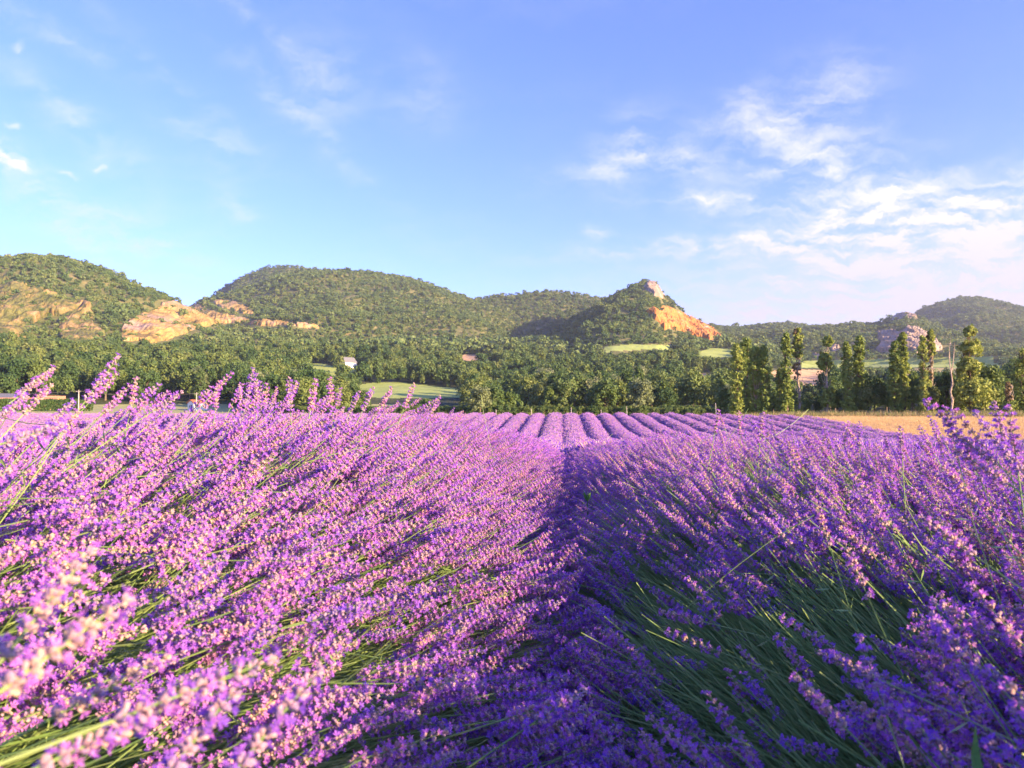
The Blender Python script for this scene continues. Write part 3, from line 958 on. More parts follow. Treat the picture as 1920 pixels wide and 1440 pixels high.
# shrubs and low trees at the poplars' feet
FEET = [(1358, 56, 1), (1446, 44, 4), (1484, 50, 3), (1512, 30, 4), (1570, 46, 6), (1600, 52, 3), (1640, 66, 0), (1660, 50, 4), (1712, 70, 1), (1756, 62, 6), (1774, 72, 4), (1845, 80, 3), (1790, 62, 1), (1905, 40, 6), (1868, 48, 4), (1535, 34, 6), (1626, 50, 4), (1742, 52, 3)]
stand('broadleaf_tree', BROAD[10], at(900, 168), 55 / FPX * 168 + .4, 1.0, 1.15, 'pale rounded tree standing forward of the dark tree line', 'tree')
names_after = sorted((p[0], p[4]) for p in POPLARS)
for i, (fpx, hp, k) in enumerate(sorted(FEET)):
    k = (k, 7, 8, 9)[i % 4] if i % 4 else k
    rd = PR + random.uniform(2, 12)
    loc = at(fpx, rd)
    near = min(POPLARS, key=lambda p: abs(p[0] - fpx))
    side = 'left' if fpx < near[0] else 'right'
    size = 'low' if hp < 50 else 'broad' if hp in (46, 52) else 'slender' if hp == 50 else 'tall'
    short = near[4].split(',')[0].split(' in the ')[0].split(' with ')[0].split(' left of')[0].split(' beside')[0].split(' at the')[0].split(' just')[0].split(' cut')[0]
    stand('shrub', BROAD[k], loc, hp / FPX * rd, random.uniform(0, 6.28), random.uniform(.75, 1.0),
          f'{size} leafy shrub at the foot of the {short}, {side} side', 'shrub', 'shrubs at the feet of the poplars')

# -- the trees that show largest stand as objects, the rest of the wood is one mass
size = h / r
hid = px < -60
size = np.where(hid | (px > 1980), 0, size)
order = np.argsort(-size)
first = np.zeros(len(gx), bool)
first[order[:270]] = True
ids = np.flatnonzero(first)
ids = ids[np.argsort(px[ids])]
MARKS = [(-40, 'the left edge of the picture'), (147, 'the left utility pole'), (270, 'the tan cliff'), (376, 'the white shed'), (480, 'the yellow outcrop'), (680, 'the white gable'), (600, 'the small hillside meadow'), (775, 'the bright green meadow'), (905, 'the pale rounded tree'),
         (980, 'the wooded saddle'), (1052, 'the middle furrow'), (1130, 'the green clearing'), (1215, 'the rock summit'), (1310, 'the orange quarry'), (1400, 'the dense poplar clump'), (1498, 'the half withered poplar'), (1551, 'the lone slim poplar'), (1613, 'the bushy footed poplar'),
         (1687, 'the close pair of poplars'), (1748, 'the yellowing poplar'), (1784, 'the dead poplar'), (1820, 'the biggest poplar'), (1922, 'the right edge of the picture')]
ORD = ['first', 'second', 'third', 'fourth', 'fifth', 'sixth', 'seventh', 'eighth', 'ninth', 'tenth', 'eleventh', 'twelfth', 'thirteenth', 'fourteenth', 'fifteenth', 'sixteenth', 'seventeenth', 'eighteenth', 'nineteenth', 'twentieth'] + ['twenty-' + q for q in ('first', 'second', 'third', 'fourth', 'fifth', 'sixth', 'seventh', 'eighth', 'ninth')]
zones = {}
for i in ids:
    mk = min(range(len(MARKS)), key=lambda m: abs(MARKS[m][0] - px[i]))
    side = 'left' if px[i] < MARKS[mk][0] else 'right'
    rank = 'front' if front[i] else 'second' if r[i] < 232 else 'third' if r[i] < 290 else 'rear'
    zones.setdefault((mk, side, rank), []).append(i)
LAB = {}
for (mk, side, rank), mem in zones.items():
    mem.sort(key=lambda i: abs(px[i] - MARKS[mk][0]))
    for j, i in enumerate(mem):
        LAB[i] = f'{ORD[min(j, 28)]} tree {side} of {MARKS[mk][1]}, {rank} rank of the wood'
for i in ids:
    k = int(rng.integers(0, NB))
    if k >= 11 and px[i] > 640 and rng.uniform() < .7:
        k = int(rng.integers(0, 11))
    if abs(px[i] - 905) < 60:
        k = int(rng.choice([1, 4, 7, 9]))
    stand('broadleaf_tree', BROAD[k], (gx[i], gy[i], z[i] - .1), h[i], rng.uniform(0, 6.28), rng.uniform(.8, 1.1) if h[i] > 6 else rng.uniform(.95, 1.3), LAB[i], 'tree', 'broadleaf trees along the edge of the wood')
rest = ~first
g_mid, g_far = scatter_group(MIDP), scatter_group(FARP)
far = rest & ((wh >= 0) | (r > 720))
mid = rest & ~far


def forest(name, mask, grp, nvar, unit, label, wide):
    n = int(mask.sum())
    P = np.stack([gx[mask], gy[mask], z[mask] - .3], 1)
    rot = np.stack([np.zeros(n), np.zeros(n), rng.uniform(0, 6.28, n)], 1)
    s = h[mask] / unit
    ws = s * rng.uniform(wide[0], wide[1], n)
    o = scatter(name, P, rot, np.stack([ws, ws, s], 1), rng.integers(0, nvar, n), grp)
    return tag(o, label, 'forest', kind='stuff')


forest('forest', mid, g_mid, 6, 10, 'mixed green woodland rising from the valley to the hills', (.75, 1.05))
forest('forest', far, g_far, 5, 6, 'small scrub oaks covering the far hillsides', (.7, 1.3))

un = 1500
ux = rng.uniform(430, 1400, un)
ur = np.interp(ux, [430, 470, 560, 700, 900, 1360, 1420], [300, 231, 186, 175, 169, 169, 150]) + rng.uniform(0, 9, un)
uu = [at(a, b) for a, b in zip(ux, ur)]
us = rng.uniform(.12, .30, un)
tag(scatter('undergrowth', np.array([tuple(q) for q in uu]) - np.array([0, 0, .3]), np.stack([np.zeros(un), np.zeros(un), rng.uniform(0, 6.28, un)], 1), us, rng.integers(0, 4, un), g_mid),
    'dense low undergrowth along the foot of the tree line', 'undergrowth', kind='stuff')

# ------------------------------------------------------------------ lavender
rsl = np.random.default_rng(42)


def spike_mb(rs, L, whorls, ncal, fine=True):
    """flower spike along +Z: whorls of ribbed calyces, some with an open two-lipped corolla; slots 0 petal, 1 calyx, 2 stem"""
    mb = MB()
    mb.tube([(0, 0, 0), (0, 0, L * .5), (0, 0, L * .97)], [.0009, .0008, .0004], 4, 2)
    zs = [0.0] + list(np.linspace(.24, 1.0, whorls - 1)) if rs.random() < .5 else list(np.linspace(0.02, 1.0, whorls))
    for wi, t in enumerate(zs):
        zc = t * L
        full = 1 if t < .85 else .65
        n = int(ncal * full)
        ph = rs.uniform(0, 6.28)
        for k in range(n):
            a = ph + 6.283 * k / n + rs.normal(0, .18)
            up = rs.uniform(.35, 1.1) + (.9 if t > .9 else 0)
            d = Vector((math.cos(a), math.sin(a), up)).normalized()
            s = (rs.uniform(.8, 1.2)) * (1 if t < .8 else .8)
            b = Vector((math.cos(a) * .0008, math.sin(a) * .0008, zc + rs.normal(0, .0016)))
            ln = (.0055 if fine else .0070) * s
            if fine:
                e1 = d.cross(Vector((0.2, 0.1, 1))).normalized()
                e2 = d.cross(e1)
                V = [b]
                for q, rad in ((.35, .0013), (.8, .0017), (1.0, .0013)):
                    for c in range(5):
                        an = 6.283 * c / 5
                        V.append(b + d * ln * q + (e1 * math.cos(an) + e2 * math.sin(an)) * rad * s)
                mb.add(V, [(0, 1 + (c + 1) % 5, 1 + c) for c in range(5)], 1)
                mb.add(V, [(1 + 5 * g + c, 1 + 5 * g + (c + 1) % 5, 6 + 5 * g + (c + 1) % 5, 6 + 5 * g + c) for g in range(2) for c in range(5)], 1)
                tip = b + d * ln
                mb.add([V[11 + c] for c in range(5)] + [tip], [(c, (c + 1) % 5, 5) for c in range(5)], 1)
                if rs.random() < .50:
                    # corolla: short tube, five unequal lobes (two up, three down)
                    f = .0033 * rs.uniform(.75, 1.25)
                    m0 = tip + d * .0022
                    nd = (d + Vector(rs.normal(0, .3, 3))).normalized()
                    e1 = nd.cross(Vector((0.2, .1, 1))).normalized()
                    e2 = nd.cross(e1)
                    Vp, Fp = [tip + d * .0004], []
                    for c in range(5):
                        an = 6.283 * c / 5 + .3
                        g = f * (1.15 if c < 2 else .85)
                        for da, q, dz in ((-.42, .75, .0010), (0, 1.15, .0016), (.42, .75, .0010)):
                            Vp.append(m0 + (e1 * math.cos(an + da) + e2 * math.sin(an + da)) * g * q + nd * dz * rs.uniform(.2, 1.4))
                        j = 1 + 3 * c
                        Fp += [(0, j, j + 1), (0, j + 1, j + 2)]
                    mb.add(Vp, Fp, 0)
            else:
                e1 = d.cross(Vector((0.2, 0.1, 1))).normalized()
                e2 = d.cross(e1)
                V = [b] + [b + d * ln * .8 + (e1 * math.cos(c * 2.094) + e2 * math.sin(c * 2.094)) * .0021 * s for c in range(3)] + [b + d * ln]
                mb.add(V, [(0, 2, 1), (0, 3, 2), (0, 1, 3), (1, 2, 4), (2, 3, 4), (3, 1, 4)], 1)
                if rs.random() < .55:
                    tip = b + d * ln * .95
                    g = .0058
                    nd = (d + Vector(rs.normal(0, .4, 3))).normalized()
                    e1 = nd.cross(Vector((0.2, .1, 1))).normalized()
                    e2 = nd.cross(e1)
                    mb.add([tip + e1 * g + nd * .002, tip + e2 * g, tip - e1 * g + nd * .002, tip - e2 * g], [(0, 1, 2), (0, 2, 3)], 0)
    return mb


SPK = [M['petal'], M['calyx'], M['stem']]
STEM_L = .50


def stem_path(rs, bend, L=STEM_L):
    """from the origin up +Z; bends in x, ends leaning a little"""
    side = rs.normal(0, .025)
    return [Vector((bend * t * t + rs.normal(0, .002), side * t * t, L * t)) for t in (0, .2, .4, .6, .8, 1.0)]


STALKS = []
for k in range(10):
    rs = np.random.default_rng(900 + k)
    path = stem_path(rs, rs.uniform(-.10, .07))
    L = rs.uniform(.052, .092)
    sp = spike_mb(rs, L, int(rs.integers(7, 10)), int(rs.integers(10, 14))).mesh('flower_spike', SPK)
    sm = MB()
    sm.tube(path, [.0013, .0012, .0011, .0011, .0010, .0009], 4, 0, False)
    if rs.random() < .6:
        p = path[4]
        sm.add([p, p + Vector((.012, .004, .006)), p + Vector((.024, .002, .016)), p + Vector((.011, -.003, .008))], [(0, 1, 2, 3)], 0)
        sm.add([p, p + Vector((-.012, .004, .006)), p + Vector((-.024, .002, .016)), p + Vector((-.011, -.003, .008))], [(0, 1, 2, 3)], 0)
    stem_me = sm.mesh('flower_stalk', [M['stem']])
    d = (path[-1] - path[-2]).normalized()
    STALKS.append((stem_me, sp, path[-1], d))


def joined(stem_me, sp, top, d):
    """stalk and spike as one mesh for the uncounted mass"""
    q = Vector((0, 0, 1)).rotation_difference(d).to_matrix().to_4x4()
    q = Matrix.Translation(top) @ q
    V, F3, F4, m3, m4, n0 = [], [], [], [], [], 0
    for me, mt, off in ((stem_me, None, 2), (sp, q, 0)):
        co = np.zeros(len(me.vertices) * 3, dtype=np.float32)
        me.vertices.foreach_get('co', co)
        co = co.reshape(-1, 3)
        if mt is not None:
            co = co @ np.array(mt.to_3x3()).T + np.array(mt.to_translation())
        V.append(co)
        for p in me.polygons:
            ix = [i + n0 for i in p.vertices]
            (F3 if len(ix) == 3 else F4).append(ix)
            (m3 if len(ix) == 3 else m4).append(p.material_index + off)
        n0 += len(co)
    return mesh_np('stalk', np.concatenate(V), [np.array(F3), np.array(F4)], SPK, m3 + m4)


HI = [proto('stalk', joined(*s)) for s in STALKS]
MID = []
for k in range(6):
    rs = np.random.default_rng(950 + k)
    path = stem_path(rs, rs.uniform(-.08, .06))
    sp = spike_mb(rs, rs.uniform(.055, .085), 6, 6, False).mesh('flower_spike', SPK)
    sm = MB()
    sm.tube(path[1::2] + [path[-1]] if False else [path[0], path[3], path[5]], [.0014, .0013, .0011], 3, 0, False)
    MID.append(proto('stalk', joined(sm.mesh('s', [M['stem']]), sp, path[-1], (path[-1] - path[-2]).normalized())))
BARE = []
for k in range(4):
    rs = np.random.default_rng(970 + k)
    sm = MB()
    for j in range(5):
        o = Vector((rs.normal(0, .02), rs.normal(0, .02), 0))
        path = [p * rs.uniform(.7, 1.0) + o * (1 + 1.2 * i / 5) for i, p in enumerate(stem_path(rs, rs.uniform(-.08, .08)))]
        sm.tube(path, [.0013, .0012, .0011, .001, .0009, .0007], 3, 0, False)
    BARE.append(proto('stems', sm.mesh('stems', [M['stem']])))
# distant tuft: seven crude spikes on short stems
TUFT = []
for k in range(5):
    rs = np.random.default_rng(980 + k)
    mb = MB()
    for j in range(9):
        a, tl = rs.uniform(0, 6.28), rs.uniform(0, .55)
        d = Vector((math.cos(a) * math.sin(tl), math.sin(a) * math.sin(tl), math.cos(tl)))
        b = Vector((rs.normal(0, .05), rs.normal(0, .05), 0))
        Ls, L0 = rs.uniform(.07, .10), rs.uniform(.10, .19)
        e1 = d.cross(Vector((.3, .1, .9))).normalized()
        e2 = d.cross(e1)
        V = []
        for q, rad in ((0, .004), (.25, .013), (.7, .012), (1, .003)):
            tw = rs.uniform(0, 2)
            V += [b + d * (L0 + Ls * q) + (e1 * math.cos(tw + c * 1.571) + e2 * math.sin(tw + c * 1.571)) * rad for c in range(4)]
        for g in range(3):
            mb.add(V, [(4 * g + c, 4 * g + (c + 1) % 4, 4 * g + 4 + (c + 1) % 4, 4 * g + 4 + c) for c in range(4)], int(rs.random() < .58))
        mb.tube([b, b + d * L0], [.003, .002], 3, 2, False)
    TUFT.append(proto('tuft', mb.mesh('tuft', SPK)))

g_hi, g_midl, g_bare, g_tuft = scatter_group(HI), scatter_group(MID), scatter_group(BARE), scatter_group(TUFT)


def row_shape(k):
    """reach across and height of a row's flower dome"""
    if k == -1:
        return 1.05, .732
    if k == 0:
        return 1.05, .655
    q = (k * 7919 % 13) / 13
    return .80 + .05 * q, .62 + .05 * q


def on_dome(xc, y, phi, rho, k, lift=.12):
    a, b = row_shape(k)
    wob = 1 + .07 * np.sin(y * 5.1 + k) * np.sin(y * 2.3 + 2 * k)
    x = xc + np.cos(phi) * a * rho * wob
    zz = hz(np.full_like(y, xc), y) + lift + np.sin(phi) * b * rho * wob
    return x, zz


def heads(k, xc, y, phi, rho, stray=.1):
    """positions and directions of flower heads"""
    x, zz = on_dome(xc, y, phi, rho, k)
    d = np.stack([np.cos(phi) * .75, rsl.normal(.12, .20, len(y)), np.sin(phi) * .75 + .08], 1)
    if k == -1:
        d[:, 2] *= .82
    d[:, 0] += (1.2 if k == -1 else -.62 if k == 0 else .2)
    d += rsl.normal(0, .20, d.shape) * np.where(rsl.uniform(0, 1, (len(d), 1)) < stray, 2.2, 1.0)
    d /= np.linalg.norm(d, axis=1, keepdims=True)
    return np.stack([x, y, zz], 1), d


ROWNAMES = ['first', 'second', 'third', 'fourth', 'fifth', 'sixth', 'seventh', 'eighth', 'ninth', 'tenth', 'eleventh', 'twelfth', 'thirteenth', 'fourteenth', 'fifteenth', 'sixteenth', 'seventeenth', 'eighteenth', 'nineteenth', 'twentieth']
TENS = {20: 'twenty', 30: 'thirty'}


def ordinal(n):
    if n <= 20:
        return ROWNAMES[n - 1]
    t = n // 10 * 10
    return f'{TENS[t]}-{ROWNAMES[n - t - 1]}' if n > t else 'thirtieth'


def mound_mesh(k, xc, y0, y1, near):
    """the dense leafy cushion (near) or the closed flowering hump (far) under the flower heads"""
    ys = np.arange(y0, y1, .12 if near else .3)
    ph = np.linspace(-.15, math.pi + .15, 20 if near else 13)
    Y, A = np.meshgrid(ys, ph, indexing='ij')
    n = fbm(Y * 6 + k * 31, A * 5, 3, 51) * (.10 if not near else .16)
    if not near:
        n = n + fbm(Y * 1.5 + k * 13, A * .8, 2, 57) * .13 + fbm(Y * .25 + k * 7, Y * 0, 2, 58) * .08
    rho = (.56 if near else .86) + n
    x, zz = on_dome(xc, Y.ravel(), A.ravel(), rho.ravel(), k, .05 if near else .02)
    V = np.stack([x, Y.ravel(), zz], 1)
    i = np.arange(Y.size).reshape(Y.shape)
    F = np.stack([i[:-1, :-1], i[1:, :-1], i[1:, 1:], i[:-1, 1:]], -1).reshape(-1, 4)
    return mesh_np('leaf_mound', V, [F], [M['under' if near else 'mound']], smooth=True)


STALKN = [0]


def add_stalk(row, head, d, v, s=1.0):
    """one flower stalk as a part of its row, its spike as a sub-part; HEAD is where the spike begins"""
    stem_me, sp, top, td = STALKS[v]
    e = Euler((0, math.acos(max(-1, min(1, d.z))), math.atan2(d.y, d.x)))
    Rm = e.to_matrix()
    o = link('flower_stalk', stem_me, row)
    o.rotation_euler = e
    o.scale = (s, s, s)
    o.location = Vector(head) - Rm @ (top * s)
    c = link('flower_spike', sp, o)
    c.location = top
    c.rotation_euler = Vector((0, 0, 1)).rotation_difference(td).to_euler()


# stalks that stand out of the crest in the photograph: spike tip (px, py), spike foot (px, py), distance
TALL_L = [(192, 686, 160, 752, 1.0), (212, 708, 170, 752, 1.05), (66, 712, 36, 742, 1.15), (75, 738, 45, 776, 1.1), (230, 736, 196, 772, 1.1), (336, 732, 285, 772, .95), (116, 756, 90, 800, 1.0), (256, 742, 244, 770, 1.3),
          (418, 730, 404, 765, 1.7), (447, 722, 452, 760, 1.6), (466, 712, 460, 765, 1.7), (480, 710, 480, 762, 1.6), (492, 718, 486, 762, 1.7), (504, 722, 497, 765, 1.75), (513, 730, 508, 766, 1.8), (545, 714, 533, 764, 1.7), (560, 706, 545, 772, 1.6),
          (605, 694, 582, 768, 1.5), (597, 742, 585, 775, 1.8), (634, 712, 623, 765, 1.7), (648, 738, 630, 770, 1.7), (670, 734, 655, 775, 1.8), (697, 724, 680, 770, 1.75), (731, 724, 708, 770, 1.8), (742, 755, 722, 780, 2.0), (783, 732, 758, 765, 2.0),
          (802, 750, 770, 778, 2.1), (831, 752, 806, 780, 2.3), (20, 760, -20, 800, .9), (150, 790, 110, 825, .9), (310, 770, 275, 800, 1.2), (60, 800, 10, 830, .8), (850, 768, 838, 786, 2.8),
          (150, 1205, 10, 1290, .36), (428, 1232, 215, 1350, .40), (90, 1165, 10, 1230, .42), (520, 1385, 430, 1460, .42), (230, 1275, 100, 1345, .50), (190, 1385, 70, 1440, .40), (380, 1400, 300, 1470, .42)]
TALL_R = [(1757, 766, 1790, 830, 1.0), (1752, 790, 1768, 850, 1.0), (1812, 792, 1830, 850, 1.0), (1850, 782, 1860, 850, 1.0), (1885, 768, 1878, 850, .95), (1872, 800, 1886, 880, .9), (1800, 820, 1842, 870, .95), (1912, 812, 1916, 880, .95), (1830, 850, 1860, 905, .9), (1790, 850, 1812, 900, 1.0),
          (1352, 772, 1340, 812, 2.6), (1391, 780, 1388, 815, 2.6), (1240, 832, 1230, 856, 4.0), (1443, 786, 1425, 830, 2.5), (1450, 810, 1440, 850, 2.3), (1590, 800, 1582, 835, 2.2), (1615, 806, 1612, 836, 2.2), (1686, 826, 1692, 860, 1.7), (1545, 805, 1542, 842, 2.2),
          (1785, 890, 1800, 940, .95), (1760, 1010, 1800, 1040, .8), (1635, 945, 1660, 985, 1.1), (1440, 975, 1480, 1020, 1.15), (1560, 1045, 1628, 1120, .95), (1520, 975, 1555, 1022, 1.1), (1780, 1150, 1838, 1182, .75), (1865, 1140, 1905, 1225, .7), (1640, 1260, 1662, 1340, .75),
          (1525, 1270, 1585, 1365, .72), (1690, 1320, 1745, 1405, .66), (1810, 1215, 1850, 1290, .66), (1755, 1165, 1790, 1260, .7), (1580, 1240, 1640, 1270, .8)]

K0, K1 = -36, 13
for k in range(K0, K1 + 1):
    xc = ROW * (k + .5)
    side = 'left' if k < 0 else 'right'
    num = -k if k < 0 else k + 1
    end = float(lav_end(xc)) + rsl.uniform(-.3, .3)
    main = k in (-1, 0)
    row = link('lavender_row', None, None, (xc, 0, 0))
    row.location = (0, 0, 0)
    if k == -1:
        label = 'big near lavender row left of the middle furrow, flowers leaning right'
    elif k == 0:
        label = 'big near lavender row right of the middle furrow, shaded stems leaning left'
    else:
        label = f'{ordinal(num)} lavender row {side} of the middle furrow'
    tag(row, label, 'lavender row', 'lavender rows of the field')
    start = -1.2 if k > -4 else 1.0
    near_end = 13.0 if -3 <= k <= 5 else (9.0 if k <= 8 and k > 0 else 0)
    if main:
        near_end = 15.0
    # --- near part
    if near_end:
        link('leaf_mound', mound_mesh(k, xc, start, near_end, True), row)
        if main:
            n = 62000
            y = start + (rsl.uniform(0, 1, n) ** 1.65) * (near_end - start)
            dens = 1.0
        else:
            n = 7000 if k > 0 else 3500
            y = start + rsl.uniform(0, 1, n) ** 1.2 * (near_end - start)
        phi = rsl.uniform(-.12, math.pi + .05, n)
        if k >= 0:
            face = phi > math.pi * .36
        else:
            face = phi < math.pi * .64
        kp = face | (rsl.uniform(0, 1, n) < .4)
        y, phi = y[kp], phi[kp]
        # flowers hang together in loose swathes with stems showing between
        cl = fbm(y * 3.2 + k, phi * 4.0, 3, 61)
        swathe = cl > (-.20 if k == 0 else -.30)
        kp = swathe | (rsl.uniform(0, 1, len(y)) < .30)
        if main:
            # the flanks open up close by, where the bent stems show
            flank = (phi > 1.72) & (phi < 2.38) if k == 0 else (phi > .45) & (phi < 1.1)
            open_ = flank & (y < 2.6) & ((k < 0) | (y > .8)) & (fbm(y * 1.7 + 3 * k, phi * 2.2, 2, 71) < (.34 if k == 0 else -.26))
            kp &= ~open_ | (rsl.uniform(0, 1, len(y)) < (.26 if k == 0 else .45))
        y, phi = y[kp], phi[kp]
        rho = 1 - np.abs(rsl.normal(0, .085, len(y))) + rsl.normal(0, .03, len(y))
        inner = (np.cos(phi) > 0) if k < 0 else (np.cos(phi) < 0)
        rho = rho + .02 * np.clip((.55 - np.sin(phi)) / .55, 0, 1) * inner
        crest = np.clip(np.sin(phi), 0, 1) ** 6
        rho = rho + crest * (np.abs(rsl.normal(0, .05, len(y))) + np.where(rsl.uniform(0, 1, len(y)) < .04, rsl.uniform(.03, .12, len(y)), 0))
        P, d = heads(k, xc, y, phi, rho)
        s = rsl.uniform(.70, 1.05, len(y))
        dist = np.linalg.norm(P - np.array([0, 0, HC]), axis=1)
        if main:
            over = P[:, 0] * (1 if k < 0 else -1)
            keep = (dist > .80 - .27 * (k == 0)) & ((over < rsl.normal(.02, .05, len(over))) | (P[:, 1] > 12))
            P, d, s, dist = P[keep], d[keep], s[keep], dist[keep]
            ax, ay, aw = pix(P[:, 0], P[:, 1], P[:, 2])
            vis = (ax > -40) & (ax < 1960) & (ay < 1480) & (P[:, 1] > .1)
            score = np.where(vis, rho[keep] * 1.0 - dist * .35, -99)
            pickn = np.argsort(-score)[:262]
            sel = np.zeros(len(P), bool)
            sel[pickn] = True
            for i in pickn:
                add_stalk(row, P[i], Vector(d[i]), int(rsl.integers(0, 10)), float(s[i]))
            for tx, ty, fx, fy, dd in (TALL_L if k == -1 else TALL_R):
                if k == 0 and fx > 1740:
                    fx, dd = fx + 26, dd * 1.12
                if k == -1 and ty < 800 and fx < 850:
                    dd = max(dd, min(dd * 1.5, .9 * FPX / (1055 - fx)))
                a, b = Vector((0, 0, HC)) + pdir(fx, fy) * dd, Vector((0, 0, HC)) + pdir(tx, ty) * (dd + .01)
                v = int(rsl.integers(0, 10))
                td = (b - a)
                add_stalk(row, a, td.normalized(), v, max(.8, min(1.3 if k == -1 else 1.6, td.length / .066)))
            P, d, s, dist = P[~sel], d[~sel], s[~sel], dist[~sel]
        base = P - d * (STEM_L * s)[:, None]
        close = dist < 4.5
        for m, grp, nv in ((close, g_hi, 10), (~close, g_midl, 6)):
            if m.sum():
                tag(scatter('flower_stalks', base[m], euler_to(d[m]), s[m], rsl.integers(0, nv, int(m.sum())), grp, row), kind='stuff')
        # flowerless stems and leaves filling the dome
        n = 9000 if main else 900
        y = start + rsl.uniform(0, 1, n) ** 1.4 * (near_end - start)
        phi = rsl.uniform(-.1, math.pi + .1, n)
        ro = rsl.uniform(.72, .95, n)
        if main:
            m_ = 6500 if k == 0 else 2000
            y = np.concatenate([y, rsl.uniform(-.4, 3.2, m_)])
            phi = np.concatenate([phi, rsl.uniform(1.6, 2.5, m_) if k == 0 else rsl.uniform(.2, 1.4, m_)])
            ro = np.concatenate([ro, rsl.uniform(.86, 1.02, m_) if k == 0 else rsl.uniform(.8, .98, m_)])
            n += m_
        P, d = heads(k, xc, y, phi, ro, 0)
        s = rsl.uniform(.8, 1.1, n)
        tag(scatter('leafy_stems', P - d * (STEM_L * s * .9)[:, None], euler_to(d), s, rsl.integers(0, 4, n), g_bare, row), kind='stuff')
    # --- far part
    y0 = near_end - 1.8 if near_end else start
    link('flower_mound', mound_mesh(k, xc, y0, end, False), row)
    dens = 46 if abs(k) <= 12 else 24
    n = int((end - y0) * 2.2 * dens)
    y = rsl.uniform(y0, end, n)
    phi = rsl.uniform(.0, math.pi, n)
    P, d = heads(k, xc, y, phi, .80 + fbm(y * 1.5 + k * 13, phi * .8, 2, 57) * .13 + fbm(y * .25 + k * 7, y * 0, 2, 58) * .08)
    d[:, 2] += .25
    s = rsl.uniform(.8, 1.25, n)
    tag(scatter('flower_tufts', P, euler_to(d), s, rsl.integers(0, 5, n), g_tuft, row), kind='stuff')

# ------------------------------------------------------------------ wheat stubble, grasses at the edges
STRAW = []
for k in range(3):
    rs = np.random.default_rng(1200 + k)
    mb = MB()
    for j in range(14):
        b = Vector((rs.normal(0, .14), rs.normal(0, .14), 0))
        t = b + Vector((rs.normal(0, .05), rs.normal(0, .05), rs.uniform(.12, .26)))
        wv = Vector((rs.normal(0, 1), rs.normal(0, 1), 0)).normalized() * .008
        mb.add([b - wv, b + wv, t], [(0, 1, 2)], 0)
    STRAW.append(proto('straw', mb.mesh('straw', [M['straw']])))
g_straw = scatter_group(STRAW)
n = 42000
x, y = rng.uniform(25.3, 92, n), rng.uniform(16, 112, n)
P = np.stack([x, y, hz(x, y)], 1)
tag(scatter('straw_stubble', P, np.stack([np.zeros(n), np.zeros(n), rng.uniform(0, 6.28, n)], 1), rng.uniform(.8, 1.4, n), rng.integers(0, 3, n), g_straw),
    'golden straw stubble standing in the field right of the lavender', 'stubble', kind='stuff')
WEED = []
for k in range(4):
    rs = np.random.default_rng(1300 + k)
    mb = MB()
    for j in range(22):
        b = Vector((rs.normal(0, .25), rs.normal(0, .25), 0))
        t = b + Vector((rs.normal(0, .25), rs.normal(0, .25), rs.uniform(.4, 1.1)))
        wv = Vector((rs.normal(0, 1), rs.normal(0, 1), 0)).normalized() * .018
        mb.add([b - wv, b + wv, t.lerp(b, .4) + wv, t], [(0, 1, 2, 3)], int(rs.random() < .5))
    WEED.append(proto('weed', mb.mesh('weed', [M['grass'], M['dryweed']])))
g_weed = scatter_group(WEED)
P = []
for _ in range(2600):
    u = rng.uniform()
    if u < .45:
        q = at(rng.uniform(1370, 2000), rng.uniform(112, 130))
    elif u < .7:
        xx = rng.uniform(-60, 26)
        q = Vector((xx, float(lav_end(xx)) + rng.uniform(1.0, 6), 0))
        q.z = float(hz(q.x, q.y))
        if rng.uniform() < .5:
            continue
    else:
        q = at(rng.uniform(-100, 1380), rng.uniform(165, 176))
        if q.x < -60 and rng.uniform() < .7:
            continue
    P.append(q)
P = np.array([tuple(p) for p in P])
n = len(P)
tag(scatter('rough_grass', P, np.stack([np.zeros(n), np.zeros(n), rng.uniform(0, 6.28, n)], 1), rng.uniform(.5, 1.15, n), rng.integers(0, 4, n), g_weed),
    'rough green and dry grass along the foot of the trees', 'grass', kind='stuff')

# ------------------------------------------------------------------ single plants and stakes
mb = MB()
for a, L in ((.2, .045), (1.5, .06), (2.4, .04), (3.6, .05), (5.0, .05)):
    d = Vector((math.cos(a) * .45, math.sin(a) * .45, 1)).normalized()
    sdv = d.cross(Vector((math.sin(a), -math.cos(a), .2))).normalized() * .008
    mb.add([(0, 0, .3), tuple(Vector((0, 0, .3)) + d * L * .5 - sdv), tuple(Vector((0, 0, .3)) + d * L), tuple(Vector((0, 0, .3)) + d * L * .5 + sdv)], [(0, 1, 2, 3)], 0)
p = Vector((0, 0, HC)) + pdir(1101, 912) * 2.9
weed = link('green_weed', None, None, (p.x, p.y, p.z - .36))
weed.scale = (.8, .8, 1)
tag(weed, 'small bright green weed among the flowers just right of the furrow', 'weed')
m2 = MB()
m2.add(mb.v[0], [(0, 1, 2, 3)])
for i in range(5):
    q = MB()
    q.add(mb.v[i], [(0, 1, 2, 3)])
    link('leaf', q.mesh('leaf', [M['greenleaf']]), weed)
q = MB()
q.tube([(0, 0, .22), (.003, 0, .27), (0, 0, .31)], [.003, .0025, .002], 5, 0)
link('stem', q.mesh('stem', [M['greenleaf']]), weed)
mb = MB()
b0 = Vector((0, 0, HC)) + pdir(1848, 1500) * .62
t0 = Vector((0, 0, HC)) + pdir(1829, 1358) * .66
wv = RT * .0042
mid_ = b0.lerp(t0, .5) + Vector((0, .006, 0))
